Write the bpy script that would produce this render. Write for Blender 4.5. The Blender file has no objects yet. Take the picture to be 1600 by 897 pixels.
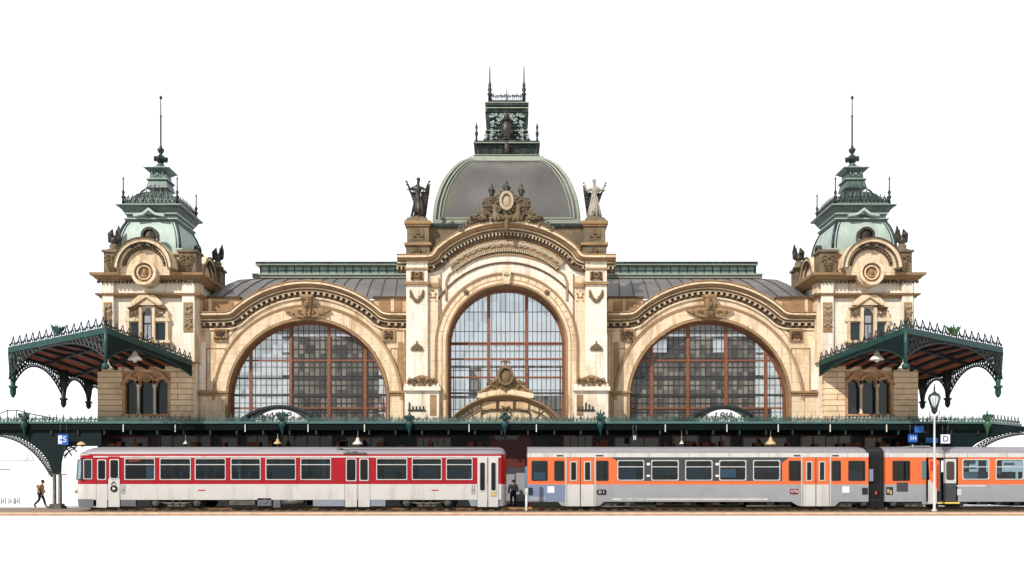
import bpy, bmesh, math, random
from mathutils import Vector
random.seed(7)
R = math.radians
C = bpy.context.scene.collection
PI = math.pi
# ------------------------------------------------------------------ camera, sky, sun, exposure
F = 1400.0; D = 58.3333; EYE = 1.7; HY = 751.0          # focal in photo pixels, distance, eye height, horizon row
cd = bpy.data.cameras.new('camera'); cam = bpy.data.objects.new('camera', cd); C.objects.link(cam)
cam.location = (0, -D, EYE); cam.rotation_euler = (R(90), 0, 0)
cd.sensor_width = 36; cd.lens = 36*F/1600; cd.shift_y = (HY-448.5)/1600; cd.clip_end = 6000
bpy.context.scene.camera = cam
SUN_EL, SUN_AZ = 40, -38                                 # azimuth from the viewer's side, negative = from the left
w = bpy.data.worlds.new('World'); bpy.context.scene.world = w; w.use_nodes = True
nt = w.node_tree; nt.nodes.clear()
wo = nt.nodes.new('ShaderNodeOutputWorld'); ad = nt.nodes.new('ShaderNodeAddShader')
b1 = nt.nodes.new('ShaderNodeBackground'); b2 = nt.nodes.new('ShaderNodeBackground')
sk = nt.nodes.new('ShaderNodeTexSky'); sk.sky_type = 'NISHITA'; sk.sun_disc = False
sk.sun_elevation = R(SUN_EL); sk.sun_rotation = R(180+SUN_AZ)
nt.links.new(sk.outputs[0], b1.inputs[0]); b1.inputs[1].default_value = 0.05
tcw = nt.nodes.new('ShaderNodeTexCoord'); sxw = nt.nodes.new('ShaderNodeSeparateXYZ'); mrw = nt.nodes.new('ShaderNodeMapRange')   # white sky, dimmed behind the camera to deepen contrast on the facade
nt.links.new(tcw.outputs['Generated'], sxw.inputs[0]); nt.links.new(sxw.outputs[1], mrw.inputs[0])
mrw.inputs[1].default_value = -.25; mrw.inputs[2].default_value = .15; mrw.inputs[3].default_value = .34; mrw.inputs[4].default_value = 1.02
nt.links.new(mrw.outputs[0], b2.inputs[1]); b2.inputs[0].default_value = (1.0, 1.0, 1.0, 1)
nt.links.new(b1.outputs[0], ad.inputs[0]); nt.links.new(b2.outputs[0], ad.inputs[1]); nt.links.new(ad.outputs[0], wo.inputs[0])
sl = bpy.data.lights.new('sun', 'SUN'); sl.energy = 4.7; sl.angle = R(0.8); sl.color = (1.0, .945, .87)
so = bpy.data.objects.new('sun', sl); C.objects.link(so)
sd = Vector((math.sin(R(SUN_AZ))*math.cos(R(SUN_EL)), -math.cos(R(SUN_AZ))*math.cos(R(SUN_EL)), math.sin(R(SUN_EL))))
so.rotation_euler = sd.to_track_quat('Z', 'Y').to_euler(); so.location = (-30, -60, 60)
vs = bpy.context.scene.view_settings
vs.view_transform = 'Standard'; vs.look = 'None'; vs.gamma = 1; vs.exposure = 0.1; vs.use_curve_mapping = False

def px(x, Y=0): return (x-800)*(D+Y)/F
def pz(y, Y=0): return EYE+(HY-y)*(D+Y)/F
def P(x, y, Y): return Vector((px(x, Y), Y, pz(y, Y)))

# ------------------------------------------------------------------ materials
MATS = {}
def mat(name, col, rough=.7, metal=0, var=.12, vscale=1.2, bump=0, stain=None, stain_amt=.5, stain_scale=.6, streak=False,
        joints=None, jcol=None, spec=.4, fine=0, bscale=None):
    if name in MATS: return MATS[name]
    m = bpy.data.materials.new(name); m.use_nodes = True; t = m.node_tree; N = t.nodes; L = t.links
    p = N['Principled BSDF']; p.inputs['Roughness'].default_value = rough; p.inputs['Metallic'].default_value = metal
    p.inputs['Specular IOR Level'].default_value = spec
    tc = N.new('ShaderNodeTexCoord'); vec = tc.outputs['Object']
    def mix(a, b, f, mode='MIX'):
        x = N.new('ShaderNodeMix'); x.data_type = 'RGBA'; x.blend_type = mode
        for s, v in ((x.inputs[0], f), (x.inputs[6], a), (x.inputs[7], b)):
            if hasattr(v, 'links'): L.new(v, s)
            else: s.default_value = v if not isinstance(v, tuple) else (*v[:3], 1)
        return x.outputs[2]
    def noise(sc, det=5, v=vec, ro=.6):
        n = N.new('ShaderNodeTexNoise'); n.inputs['Scale'].default_value = sc; n.inputs['Detail'].default_value = det
        n.inputs['Roughness'].default_value = ro; L.new(v, n.inputs['Vector']); return n.outputs['Fac']
    def ramp(v, a, b):
        r = N.new('ShaderNodeMapRange'); r.inputs[1].default_value = a; r.inputs[2].default_value = b
        L.new(v, r.inputs[0]); return r.outputs[0]
    c = mix(tuple(k*(1-var) for k in col), tuple(min(1, k*(1+var)) for k in col), ramp(noise(vscale), .3, .7))
    if stain:
        v = vec
        if streak:
            mp = N.new('ShaderNodeMapping'); mp.inputs['Scale'].default_value = (2.2, 2.2, .35); L.new(vec, mp.inputs[0]); v = mp.outputs[0]
        f = ramp(noise(stain_scale, 8, v, .68), .5, .72)
        mm = N.new('ShaderNodeMath'); mm.operation = 'MULTIPLY'; L.new(f, mm.inputs[0]); mm.inputs[1].default_value = stain_amt
        c = mix(c, stain, mm.outputs[0])
    if streak and joints:                              # thin rain runs
        mp = N.new('ShaderNodeMapping'); mp.inputs['Scale'].default_value = (4.5, 4.5, .28); L.new(vec, mp.inputs[0])
        f = ramp(noise(1.3, 6, mp.outputs[0], .6), .57, .75)
        mm = N.new('ShaderNodeMath'); mm.operation = 'MULTIPLY'; L.new(f, mm.inputs[0]); mm.inputs[1].default_value = .55
        c = mix(c, (.13, .075, .035), mm.outputs[0])
    if fine:
        f = ramp(noise(5, 7, vec, .8), .56, .64)
        mm = N.new('ShaderNodeMath'); mm.operation = 'MULTIPLY'; L.new(f, mm.inputs[0]); mm.inputs[1].default_value = fine
        c = mix(c, stain or tuple(k*.4 for k in col), mm.outputs[0])
    if joints:
        sx = N.new('ShaderNodeSeparateXYZ'); L.new(vec, sx.inputs[0]); cb = N.new('ShaderNodeCombineXYZ')
        L.new(sx.outputs[0], cb.inputs[0]); L.new(sx.outputs[2], cb.inputs[1])
        bt = N.new('ShaderNodeTexBrick'); L.new(cb.outputs[0], bt.inputs['Vector']); bt.inputs['Scale'].default_value = 1
        bt.inputs['Brick Width'].default_value = joints[0]; bt.inputs['Row Height'].default_value = joints[1]
        bt.inputs['Mortar Size'].default_value = joints[2]; bt.inputs['Mortar Smooth'].default_value = .1
        bt.inputs['Color1'].default_value = (0, 0, 0, 1); bt.inputs['Color2'].default_value = (.0, .0, .0, 1); bt.inputs['Mortar'].default_value = (1, 1, 1, 1)
        c = mix(c, jcol or tuple(k*.35 for k in col), bt.outputs['Fac'])
    L.new(c, p.inputs['Base Color'])
    if bump:
        bp = N.new('ShaderNodeBump'); bp.inputs['Strength'].default_value = bump; bp.inputs['Distance'].default_value = .05
        L.new(noise(bscale or 6, 6), bp.inputs['Height']); L.new(bp.outputs[0], p.inputs['Normal'])
    MATS[name] = m; return m
def glass(name, tint, base=.04, gl=(1, 1, 1), rough=.03, panes=None, dust=(.0, .0), dcol=(.4, .4, .38)):
    m = bpy.data.materials.new(name); m.use_nodes = True; t = m.node_tree; N = t.nodes; L = t.links; N.clear()
    o = N.new('ShaderNodeOutputMaterial'); tr = N.new('ShaderNodeBsdfTransparent'); g = N.new('ShaderNodeBsdfGlossy')
    tr.inputs[0].default_value = (*tint, 1); g.inputs[0].default_value = (*gl, 1); g.inputs['Roughness'].default_value = rough
    fr = N.new('ShaderNodeFresnel'); fr.inputs[0].default_value = 1.5
    a = N.new('ShaderNodeMath'); a.operation = 'ADD'; a.use_clamp = True; L.new(fr.outputs[0], a.inputs[0]); a.inputs[1].default_value = base
    mx = N.new('ShaderNodeMixShader'); L.new(a.outputs[0], mx.inputs[0]); L.new(tr.outputs[0], mx.inputs[1]); L.new(g.outputs[0], mx.inputs[2])
    out = mx.outputs[0]
    if panes:                                          # grime film whose weight changes from pane to pane
        tc = N.new('ShaderNodeTexCoord'); sx = N.new('ShaderNodeSeparateXYZ'); L.new(tc.outputs['Object'], sx.inputs[0]); cb = N.new('ShaderNodeCombineXYZ')
        for i, (ax, sz) in enumerate(((0, panes[0]), (2, panes[1]))):
            d = N.new('ShaderNodeMath'); d.operation = 'DIVIDE'; L.new(sx.outputs[ax], d.inputs[0]); d.inputs[1].default_value = sz
            f = N.new('ShaderNodeMath'); f.operation = 'FLOOR'; L.new(d.outputs[0], f.inputs[0]); L.new(f.outputs[0], cb.inputs[i])
        wn = N.new('ShaderNodeTexWhiteNoise'); wn.noise_dimensions = '2D'; L.new(cb.outputs[0], wn.inputs['Vector'])
        ns = N.new('ShaderNodeTexNoise'); ns.inputs['Scale'].default_value = .45; ns.inputs['Detail'].default_value = 3; L.new(tc.outputs['Object'], ns.inputs['Vector'])
        av = N.new('ShaderNodeMath'); av.operation = 'MULTIPLY'; L.new(wn.outputs[0], av.inputs[0]); L.new(ns.outputs[0], av.inputs[1])
        mr = N.new('ShaderNodeMapRange'); mr.inputs[1].default_value = .05; mr.inputs[2].default_value = .5; mr.inputs[3].default_value = dust[0]; mr.inputs[4].default_value = dust[1]; L.new(av.outputs[0], mr.inputs[0])
        df = N.new('ShaderNodeBsdfDiffuse'); df.inputs[0].default_value = (*dcol, 1)
        m2 = N.new('ShaderNodeMixShader'); L.new(mr.outputs[0], m2.inputs[0]); L.new(out, m2.inputs[1]); L.new(df.outputs[0], m2.inputs[2]); out = m2.outputs[0]
    L.new(out, o.inputs[0]); MATS[name] = m; return m
DK = (.11, .065, .035)
cream = mat('cream_stucco', (0.66, 0.53, 0.365), .85, var=.10, vscale=.5, stain=(.30, .15, .05), stain_amt=.9, stain_scale=.8, streak=True, bump=.25, fine=.42, joints=(1.25, .62, .007), jcol=(.30, .18, .09))
white = mat('pale_limestone', (0.73, 0.665, 0.56), .85, var=.08, vscale=.7, stain=(.40, .25, .12), stain_amt=.7, stain_scale=.8, streak=True, bump=.25, fine=.36, joints=(1.6, .8, .006), jcol=(.36, .25, .15))
ochre = mat('ochre_plaster', (0.58, 0.4, 0.225), .85, var=.18, vscale=.6, stain=(.26, .13, .05), stain_amt=.6, stain_scale=.8, streak=True, bump=.2, fine=.25, joints=(1.4, .62, .012))
tan = mat('tan_sandstone', (0.29, 0.175, 0.085), .8, var=.2, vscale=1.0, stain=(.13, .08, .04), stain_amt=.6, stain_scale=1.4, bump=.3, fine=.35)
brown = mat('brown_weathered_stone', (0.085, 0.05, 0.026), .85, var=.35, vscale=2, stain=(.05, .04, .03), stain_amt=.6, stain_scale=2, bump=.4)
grime = mat('grimy_stone', (0.16, 0.12, 0.075), .9, var=.3, vscale=1.5, stain=(.05, .045, .04), stain_amt=.9, stain_scale=1.2, bump=.5, fine=.5)
carve = mat('carved_relief_stone', (0.17, 0.115, 0.062), .9, var=.4, vscale=5, stain=(.06, .04, .025), stain_amt=.8, stain_scale=5, bump=.6)
carve_light = mat('pale_carved_stone', (0.42, 0.34, 0.235), .9, var=.3, vscale=5, stain=(.09, .06, .04), stain_amt=.7, stain_scale=5, bump=.6)
rust = mat('rusticated_stone', (0.74, 0.56, 0.36), .85, var=.14, vscale=1.1, stain=(.33, .17, .10), stain_amt=.5, stain_scale=1, bump=.25, joints=(7.0, .36, .018), jcol=(.10, .05, .03))
jointline = mat('dark_joint', (.10, .055, .03), .9)
redframe = mat('red_window_iron', (0.19, 0.065, 0.03), .5, var=.25, vscale=3)
darkbar = mat('dark_glazing_bar', (.035, .035, .035), .5)
green = mat('dark_green_iron', (0.0018, 0.01, 0.011), .7, var=.3, vscale=2, metal=.0, spec=.2)
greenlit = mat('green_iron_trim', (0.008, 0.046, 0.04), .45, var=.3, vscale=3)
black = mat('black_iron', (.012, .018, .018), .5, var=.3)
verd = mat('verdigris_copper', (0.36, 0.44, 0.395), .65, var=.12, vscale=1.2, stain=(.16, .24, .20), stain_amt=.5, stain_scale=1.2, streak=True, metal=.15)
vgrey = mat('grey_green_copper', (.060, .095, .082), .5, var=.35, vscale=2, stain=(.16, .21, .185), stain_amt=.6, stain_scale=2.5, streak=True, metal=.15)
verdk = mat('dark_patina_copper', (0.011, 0.022, 0.02), .5, var=.4, vscale=2, stain=(.12, .17, .15), stain_amt=.45, stain_scale=3, metal=.2)
vrib = mat('pale_patina_rib', (0.27, 0.3, 0.235), .5, var=.2, vscale=2, stain=(.12, .15, .12), stain_amt=.6, stain_scale=2)
domem = mat('dome_lead_sheet', (0.19, 0.18, 0.165), .27, var=.22, vscale=.28, stain=(.24, .20, .11), stain_amt=.8, stain_scale=.22, metal=.6)
roofm = mat('grey_brown_roof_sheet', (0.105, 0.1, 0.098), .5, var=.3, vscale=.5, stain=(.26, .20, .14), stain_amt=.5, stain_scale=.4, metal=.2)
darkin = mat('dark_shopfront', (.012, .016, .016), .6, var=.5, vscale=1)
redwood = mat('dark_red_timber', (.085, .014, .010), .5, var=.3, vscale=2)
redceil = mat('red_board_ceiling', (0.34, 0.1, 0.06), .7, var=.3, vscale=2, stain=(.05, .02, .015), stain_amt=.6, stain_scale=1.2)
bronze = mat('dark_bronze', (0.035, 0.03, 0.024), .45, var=.5, vscale=3, stain=(.16, .14, .10), stain_amt=.5, stain_scale=4, metal=.3)
asph = mat('platform_asphalt', (0.22, 0.17, 0.135), .9, var=.2, vscale=1.5, stain=(.10, .08, .07), stain_amt=.5, stain_scale=.8, bump=.2)
wground = mat('pale_concrete_ground', (0.72, 0.715, 0.705), .9, var=.02, vscale=.2)
railrust = mat('rusty_rail', (0.3, 0.15, 0.06), .7, var=.3, vscale=3)
railtop = mat('pale_rail_head', (0.55, 0.42, 0.29), .5, var=.15, vscale=2)
ballast = mat('ballast_bed', (.045, .038, .032), .95, var=.5, vscale=9, bump=.6, bscale=20)
intgrey = mat('interior_grey_panel', (.45, .45, .43), .8, var=.2)
intdark = mat('interior_dark_panel', (.07, .065, .06), .7, var=.3)
intlite = mat('interior_pale_panel', (.8, .79, .76), .8, var=.1)
tred = mat('train_red_paint', (0.33, 0.004, 0.013), .28, var=.07, vscale=.6, spec=.3, stain=(.22, .02, .02), stain_amt=.3, stain_scale=.7)
twhite = mat('train_white_paint', (0.54, 0.525, 0.5), .3, var=.05, vscale=.5, spec=.5, stain=(.30, .26, .21), stain_amt=.6, stain_scale=1.1, streak=True, fine=.10)
tgrey = mat('train_grey_paint', (0.29, 0.295, 0.315), .35, var=.06, vscale=.5, spec=.5, stain=(.20, .18, .17), stain_amt=.4, stain_scale=.8)
troof = mat('train_roof_grey', (0.215, 0.21, 0.232), .45, var=.07, vscale=.6, stain=(.24, .23, .23), stain_amt=.5, stain_scale=.9)
torange = mat('train_orange_paint', (0.68, 0.13, 0.03), .3, var=.06, vscale=.6, spec=.5, stain=(.45, .10, .04), stain_amt=.3, stain_scale=.7)
tband = mat('train_dark_band', (.045, .048, .055), .35, var=.1)
tblue = mat('train_bluegrey_paint', (0.17, 0.21, 0.31), .35, var=.08)
skirt = mat('skirt_grey', (0.12, 0.125, 0.14), .45, var=.1)
under = mat('underframe_grime', (.018, .018, .018), .7, var=.5, vscale=4)
steel = mat('grimy_steel', (.10, .095, .085), .55, var=.4, vscale=4, metal=.3)
trim = mat('window_trim_pale', (0.5, 0.485, 0.47), .35)
rubber = mat('black_rubber', (.015, .015, .017), .6)
seatb = mat('seat_blue_cloth', (.03, .09, .16), .9, var=.2)
enamel = mat('white_enamel', (0.6, 0.56, 0.48), .35, var=.1)
brass = mat('yellowed_enamel', (.50, .36, .18), .5, var=.2)
blue = mat('sign_blue', (.01, .10, .42), .4, var=.1)
yellow = mat('yellow_step', (.72, .55, .12), .6)
amber = mat('amber_curtain', (.70, .28, .03), .7)
wsheet = mat('white_board', (.75, .75, .76), .5, var=.03)
inkb = mat('black_ink', (.012, .012, .014), .5)
inkr = mat('red_ink', (.48, .03, .025), .5)
skinm = mat('skin', (.42, .24, .16), .6); coatm = mat('tan_coat_cloth', (0.52, 0.34, 0.15), .9, var=.2, vscale=6)
trous = mat('black_trouser_cloth', (.012, .012, .014), .9); hairm = mat('dark_hair', (.02, .013, .01), .7)
navy = mat('dark_navy_cloth', (.018, .022, .035), .9)
plantm = mat('plant_green', (.04, .10, .03), .7, var=.4, vscale=6)
gwin = glass('hall_glass', (.52, .53, .53), .012, panes=(.35, .59), dust=(.10, .55), dcol=(.33, .31, .27))
gwinc = glass('portal_glass', (.52, .55, .56), .02, panes=(.293, .63), dust=(.08, .4), dcol=(.42, .42, .40))
gtrain = glass('train_glass', (.22, .34, .42), .014, gl=(.75, .9, 1))
gdark = mat('dark_pane', (.012, .02, .025), .08, spec=.6)
gclere = mat('clerestory_glass', (.30, .42, .38), .25, var=.4, vscale=1.4, spec=.6)
glamp = glass('lamp_glass', (.8, .85, .85), .08)

# ------------------------------------------------------------------ mesh builder
class MB:
    def __init__(s): s.v = []; s.f = []; s.m = []; s.sm = []; s.cur = 0; s.smooth = False
    def face(s, idx): s.f.append(tuple(idx)); s.m.append(s.cur); s.sm.append(s.smooth)
    def add(s, vs, fs, smooth=None):
        o = len(s.v); s.v += [tuple(v) for v in vs]; old = s.smooth
        if smooth is not None: s.smooth = smooth
        for f in fs: s.face([i+o for i in f])
        s.smooth = old; return s
    def box(s, x0, x1, y0, y1, z0, z1):
        s.add([(x, y, z) for z in (z0, z1) for y in (y0, y1) for x in (x0, x1)],
              [(0, 1, 5, 4), (1, 3, 7, 5), (3, 2, 6, 7), (2, 0, 4, 6), (4, 5, 7, 6), (2, 3, 1, 0)]); return s
    def bx(s, a, b, c, d, Y0, Y1, Yp=None):          # photo columns a..b, rows c..d on plane Yp -> a box between depths Y0..Y1
        Yp = Y0 if Yp is None else Yp
        return s.box(px(a, Yp), px(b, Yp), Y0, Y1, pz(d, Yp), pz(c, Yp))
    def frustum(s, cx, cy, z0, z1, w0, w1, d0=None, d1=None):
        d0 = w0 if d0 is None else d0; d1 = w1 if d1 is None else d1
        v = [(cx+sx*w0, cy+sy*d0, z0) for sx, sy in ((-1, -1), (1, -1), (1, 1), (-1, 1))] + [(cx+sx*w1, cy+sy*d1, z1) for sx, sy in ((-1, -1), (1, -1), (1, 1), (-1, 1))]
        return s.add(v, [(0, 1, 5, 4), (1, 2, 6, 5), (2, 3, 7, 6), (3, 0, 4, 7), (4, 5, 6, 7), (3, 2, 1, 0)])
    def tube(s, pts, r, n=6, cap=True):
        pts = [Vector(p) for p in pts]; rs = r if isinstance(r, (list, tuple)) else [r]*len(pts)
        o = len(s.v); up = None; sm = s.smooth; s.smooth = n > 4
        for i, p in enumerate(pts):
            t = (pts[min(i+1, len(pts)-1)]-pts[max(i-1, 0)])
            t = t.normalized() if t.length > 1e-9 else Vector((0, 0, 1))
            if up is None: up = Vector((0, 1, 0)) if abs(t.y) < .8 else Vector((1, 0, 0))
            a = t.cross(up); a = a.normalized() if a.length > 1e-6 else Vector((1, 0, 0)); b = t.cross(a).normalized(); up = a.cross(t)
            for k in range(n):
                q = 2*PI*(k+.5)/n; s.v.append(tuple(p+(a*math.cos(q)+b*math.sin(q))*rs[i]))
        for i in range(len(pts)-1):
            for k in range(n):
                s.face((o+i*n+k, o+i*n+(k+1) % n, o+(i+1)*n+(k+1) % n, o+(i+1)*n+k))
        if cap: s.face([o+k for k in range(n)][::-1]); s.face([o+(len(pts)-1)*n+k for k in range(n)])
        s.smooth = sm; return s
    def lathe(s, cx, cy, prof, n=16):                 # prof [(r,z)]
        o = len(s.v); sm = s.smooth; s.smooth = True
        for r, z in prof:
            for k in range(n): q = 2*PI*k/n; s.v.append((cx+r*math.cos(q), cy+r*math.sin(q), z))
        for i in range(len(prof)-1):
            for k in range(n): s.face((o+i*n+k, o+i*n+(k+1) % n, o+(i+1)*n+(k+1) % n, o+(i+1)*n+k))
        s.face([o+k for k in range(n)][::-1]); s.face([o+(len(prof)-1)*n+k for k in range(n)])
        s.smooth = sm; return s
    def ball(s, c, rx, ry=None, rz=None, n=8, m=6):
        ry = ry or rx; rz = rz or rx; o = len(s.v); sm = s.smooth; s.smooth = True
        for i in range(1, m):
            a = PI*i/m
            for k in range(n): q = 2*PI*k/n; s.v.append((c[0]+rx*math.sin(a)*math.cos(q), c[1]+ry*math.sin(a)*math.sin(q), c[2]+rz*math.cos(a)))
        for i in range(m-2):
            for k in range(n): s.face((o+i*n+k, o+i*n+(k+1) % n, o+(i+1)*n+(k+1) % n, o+(i+1)*n+k))
        t = len(s.v); s.v.append((c[0], c[1], c[2]+rz)); s.v.append((c[0], c[1], c[2]-rz))
        for k in range(n):
            s.face((t, o+k, o+(k+1) % n)); s.face((t+1, o+(m-2)*n+(k+1) % n, o+(m-2)*n+k))
        s.smooth = sm; return s
    def cyl_y(s, cx, cz, r, y0, y1, n=24):
        o = len(s.v)
        for y in (y0, y1):
            for k in range(n): q = 2*PI*k/n; s.v.append((cx+r*math.cos(q), y, cz+r*math.sin(q)))
        for k in range(n): s.face((o+k, o+(k+1) % n, o+n+(k+1) % n, o+n+k))
        s.face([o+k for k in range(n)]); s.face([o+n+k for k in range(n)][::-1]); return s
    def sweep(s, path, prof, ycap=True):              # path [(x,z)], prof closed [(n,y)], n along the path's left normal
        n = len(prof); o = len(s.v); L = len(path)
        for i in range(L):
            a = Vector(path[max(i-1, 0)]); b = Vector(path[i]); c = Vector(path[min(i+1, L-1)])
            d1 = (b-a).normalized() if i > 0 else None; d2 = (c-b).normalized() if i < L-1 else None
            t = ((d1 or d2)+(d2 or d1)).normalized(); nx, nz = -t.y, t.x
            k = 1/max(.5, t.dot(d1 or d2))
            for q, y in prof: s.v.append((b.x+nx*q*k, y, b.y+nz*q*k))
        for i in range(L-1):
            for j in range(n): s.face((o+i*n+j, o+i*n+(j+1) % n, o+(i+1)*n+(j+1) % n, o+(i+1)*n+j))
        s.face([o+j for j in range(n)]); s.face([o+(L-1)*n+j for j in range(n)][::-1]); return s
    def columns(s, cols, y0, y1):                     # cols [(x,zlo,zhi)] -> one solid
        o = len(s.v); L = len(cols)
        for x, a, b in cols: s.v += [(x, y0, a), (x, y0, b), (x, y1, b), (x, y1, a)]
        for i in range(L-1):
            for j in range(4): s.face((o+i*4+j, o+i*4+(j+1) % 4, o+(i+1)*4+(j+1) % 4, o+(i+1)*4+j))
        s.face((o, o+1, o+2, o+3)); e = o+(L-1)*4; s.face((e+3, e+2, e+1, e)); return s
    def poly_y(s, pts, y0, y1):                       # xz polygon extruded along y
        n = len(pts); o = len(s.v)
        for y in (y0, y1): s.v += [(x, y, z) for x, z in pts]
        s.face([o+k for k in range(n)]); s.face([o+n+k for k in range(n)][::-1])
        for k in range(n): s.face((o+k, o+(k+1) % n, o+n+(k+1) % n, o+n+k))
        return s
    def pieces(s, gap=.02):                           # loose parts whose boxes touch stay together, the rest become meshes of their own
        par = list(range(len(s.v)))
        def find(a):
            while par[a] != a: par[a] = par[par[a]]; a = par[a]
            return a
        for f in s.f:
            r0 = find(f[0])
            for i in f[1:]: par[find(i)] = r0
        bb = {}
        for i, v in enumerate(s.v):
            k_ = find(i); q = bb.setdefault(k_, [*v, *v])
            for c in range(3): q[c] = min(q[c], v[c]); q[c+3] = max(q[c+3], v[c])
        keys = list(bb); grp = {k_: k_ for k_ in keys}
        def g(a):
            while grp[a] != a: a = grp[a]
            return a
        for i, a in enumerate(keys):
            for b in keys[i+1:]:
                A, Bb = bb[a], bb[b]
                if all(A[c]-gap <= Bb[c+3] and Bb[c]-gap <= A[c+3] for c in range(3)): grp[g(b)] = g(a)
        out = {}
        for f, mi, sm in zip(s.f, s.m, s.sm): out.setdefault(g(find(f[0])), []).append((f, mi, sm))
        res = []
        for fs in out.values():
            m = MB(); ix = {}
            for f, mi, sm in fs:
                for i in f:
                    if i not in ix: ix[i] = len(m.v); m.v.append(s.v[i])
                m.f.append(tuple(ix[i] for i in f)); m.m.append(mi); m.sm.append(sm)
            res.append(m)
        return res
    def build_each(s, name, mats, parent=None):
        ps = s.pieces()
        return [p.build(name, mats, parent) for p in ps][0]
    def build(s, name, mats, parent=None, kind=None, label=None):
        me = bpy.data.meshes.new(name); off = Vector((0, 0, 0))
        if parent is not None:
            q = parent
            while q.parent is not None: q = q.parent
            off = Vector(q.location)
        me.from_pydata([(v[0]-off.x, v[1]-off.y, v[2]-off.z) for v in s.v], [], s.f); me.update()
        mats = mats if isinstance(mats, (list, tuple)) else [mats]
        for m in mats: me.materials.append(m)
        for i, p in enumerate(me.polygons): p.material_index = min(s.m[i], len(mats)-1); p.use_smooth = s.sm[i]
        bm = bmesh.new(); bm.from_mesh(me); bmesh.ops.recalc_face_normals(bm, faces=bm.faces); bm.to_mesh(me); bm.free()
        o = bpy.data.objects.new(name, me); C.objects.link(o); o.parent = parent
        if kind: o['kind'] = kind
        if label: o['label'] = label
        return o
def thing(name, label, cat, loc, group=None):
    o = bpy.data.objects.new(name, None); C.objects.link(o); o.location = loc; o.empty_display_size = .3
    o['label'] = label; o['category'] = cat
    if group: o['group'] = group
    return o
def copy_thing(o, dx, label, dy=0, dz=0):
    r = o.copy(); C.objects.link(r); r.location = Vector(o.location)+Vector((dx, dy, dz)); r['label'] = label
    def rec(a, b):
        for ch in list(a.children):
            c = ch.copy(); C.objects.link(c); c.parent = b; rec(ch, c)
    rec(o, r); return r
def chaikin(p, n=2):
    for _ in range(n):
        q = [p[0]]
        for a, b in zip(p, p[1:]): q += [(a[0]*.75+b[0]*.25, a[1]*.75+b[1]*.25), (a[0]*.25+b[0]*.75, a[1]*.25+b[1]*.75)]
        p = q+[p[-1]]
    return p
def arc(cx, cz, r, a0, a1, n=32): return [(cx+r*math.cos(R(a0+(a1-a0)*i/n)), cz+r*math.sin(R(a0+(a1-a0)*i/n))) for i in range(n+1)]
def zat(path, x):
    for a, b in zip(path, path[1:]):
        if a[0] <= x <= b[0]: return a[1]+(b[1]-a[1])*(x-a[0])/max(1e-9, b[0]-a[0])
    return path[0][1] if x < path[0][0] else path[-1][1]
def text_part(s, size, x, y, z, m, parent, name='lettering', depth=.02, shear=0, align='CENTER'):
    cu = bpy.data.curves.new(name, 'FONT'); cu.body = s; cu.size = size; cu.extrude = depth/2; cu.align_x = align; cu.align_y = 'CENTER'; cu.shear = shear; cu.resolution_u = 3
    t = bpy.data.objects.new(name, cu); C.objects.link(t); bpy.context.view_layer.update()
    me = bpy.data.meshes.new_from_object(t.evaluated_get(bpy.context.evaluated_depsgraph_get()))
    mb = MB(); mb.add([(x+v.co.x, y-v.co.z, z+v.co.y) for v in me.vertices], [tuple(p.vertices) for p in me.polygons])
    bpy.data.objects.remove(t); return mb.build(name, m, parent)
def skin(verts, edges, rad, sub=1):
    me = bpy.data.meshes.new('s'); me.from_pydata(verts, edges, []); o = bpy.data.objects.new('s', me); C.objects.link(o)
    md = o.modifiers.new('k', 'SKIN')
    for i, r in enumerate(rad): me.skin_vertices[0].data[i].radius = r if isinstance(r, tuple) else (r, r)
    me.skin_vertices[0].data[0].use_root = True
    sb = o.modifiers.new('b', 'SUBSURF'); sb.levels = sub; sb.render_levels = sub
    bpy.context.view_layer.update()
    r = bpy.data.meshes.new_from_object(o.evaluated_get(bpy.context.evaluated_depsgraph_get()))
    vs, fs = [v.co.copy() for v in r.vertices], [tuple(p.vertices) for p in r.polygons]
    bpy.data.objects.remove(o); return vs, fs
def put(mb, vf, loc=(0, 0, 0), s=1, mx=1, rz=0):
    ca, sa = math.cos(rz), math.sin(rz)
    mb.add([(loc[0]+s*(mx*v.x*ca-v.y*sa), loc[1]+s*(mx*v.x*sa+v.y*ca), loc[2]+s*v.z) for v in vf[0]], vf[1], smooth=True)
def spiral(mb, c, r, turns, a0, y, th, dirn=1, n=14):
    pts = []
    for i in range(n+1):
        t = i/n; a = a0+dirn*2*PI*turns*t; rr = r*(1-.82*t); pts.append((c[0]+rr*math.cos(a), y-.5*th*math.sin(PI*t), c[1]+rr*math.sin(a)))
    mb.tube(pts, [th*(1-.5*i/n) for i in range(n+1)], 5)
def relief(mb, cx, cz, w, h, y, n, seed, th=.05, sym=True, shape=lambda u: 1.0):
    rr = random.Random(seed)                            # mirrored scrollwork with leaf clumps, w,h half sizes
    for i in range(n):
        u = rr.random() if sym else rr.uniform(-1, 1); v = rr.uniform(-1, 1)*shape(abs(u)); r = rr.uniform(.12, .3)*min(w, h)*1.3; a = rr.uniform(0, 6.3)
        d = rr.choice((-1, 1)); leaf = rr.random() < .5; yy = y-rr.uniform(0, th)
        for sx in ((1, -1) if sym else (1,)):
            c = (cx+sx*u*w, cz+v*h)
            if leaf: mb.ball((c[0], yy, c[1]), r*.7, th*1.6, r*.45, 6, 4)
            else: spiral(mb, c, r, 1.2, a if sx > 0 else PI-a, yy, th*.8, d*sx, 10)
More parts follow.
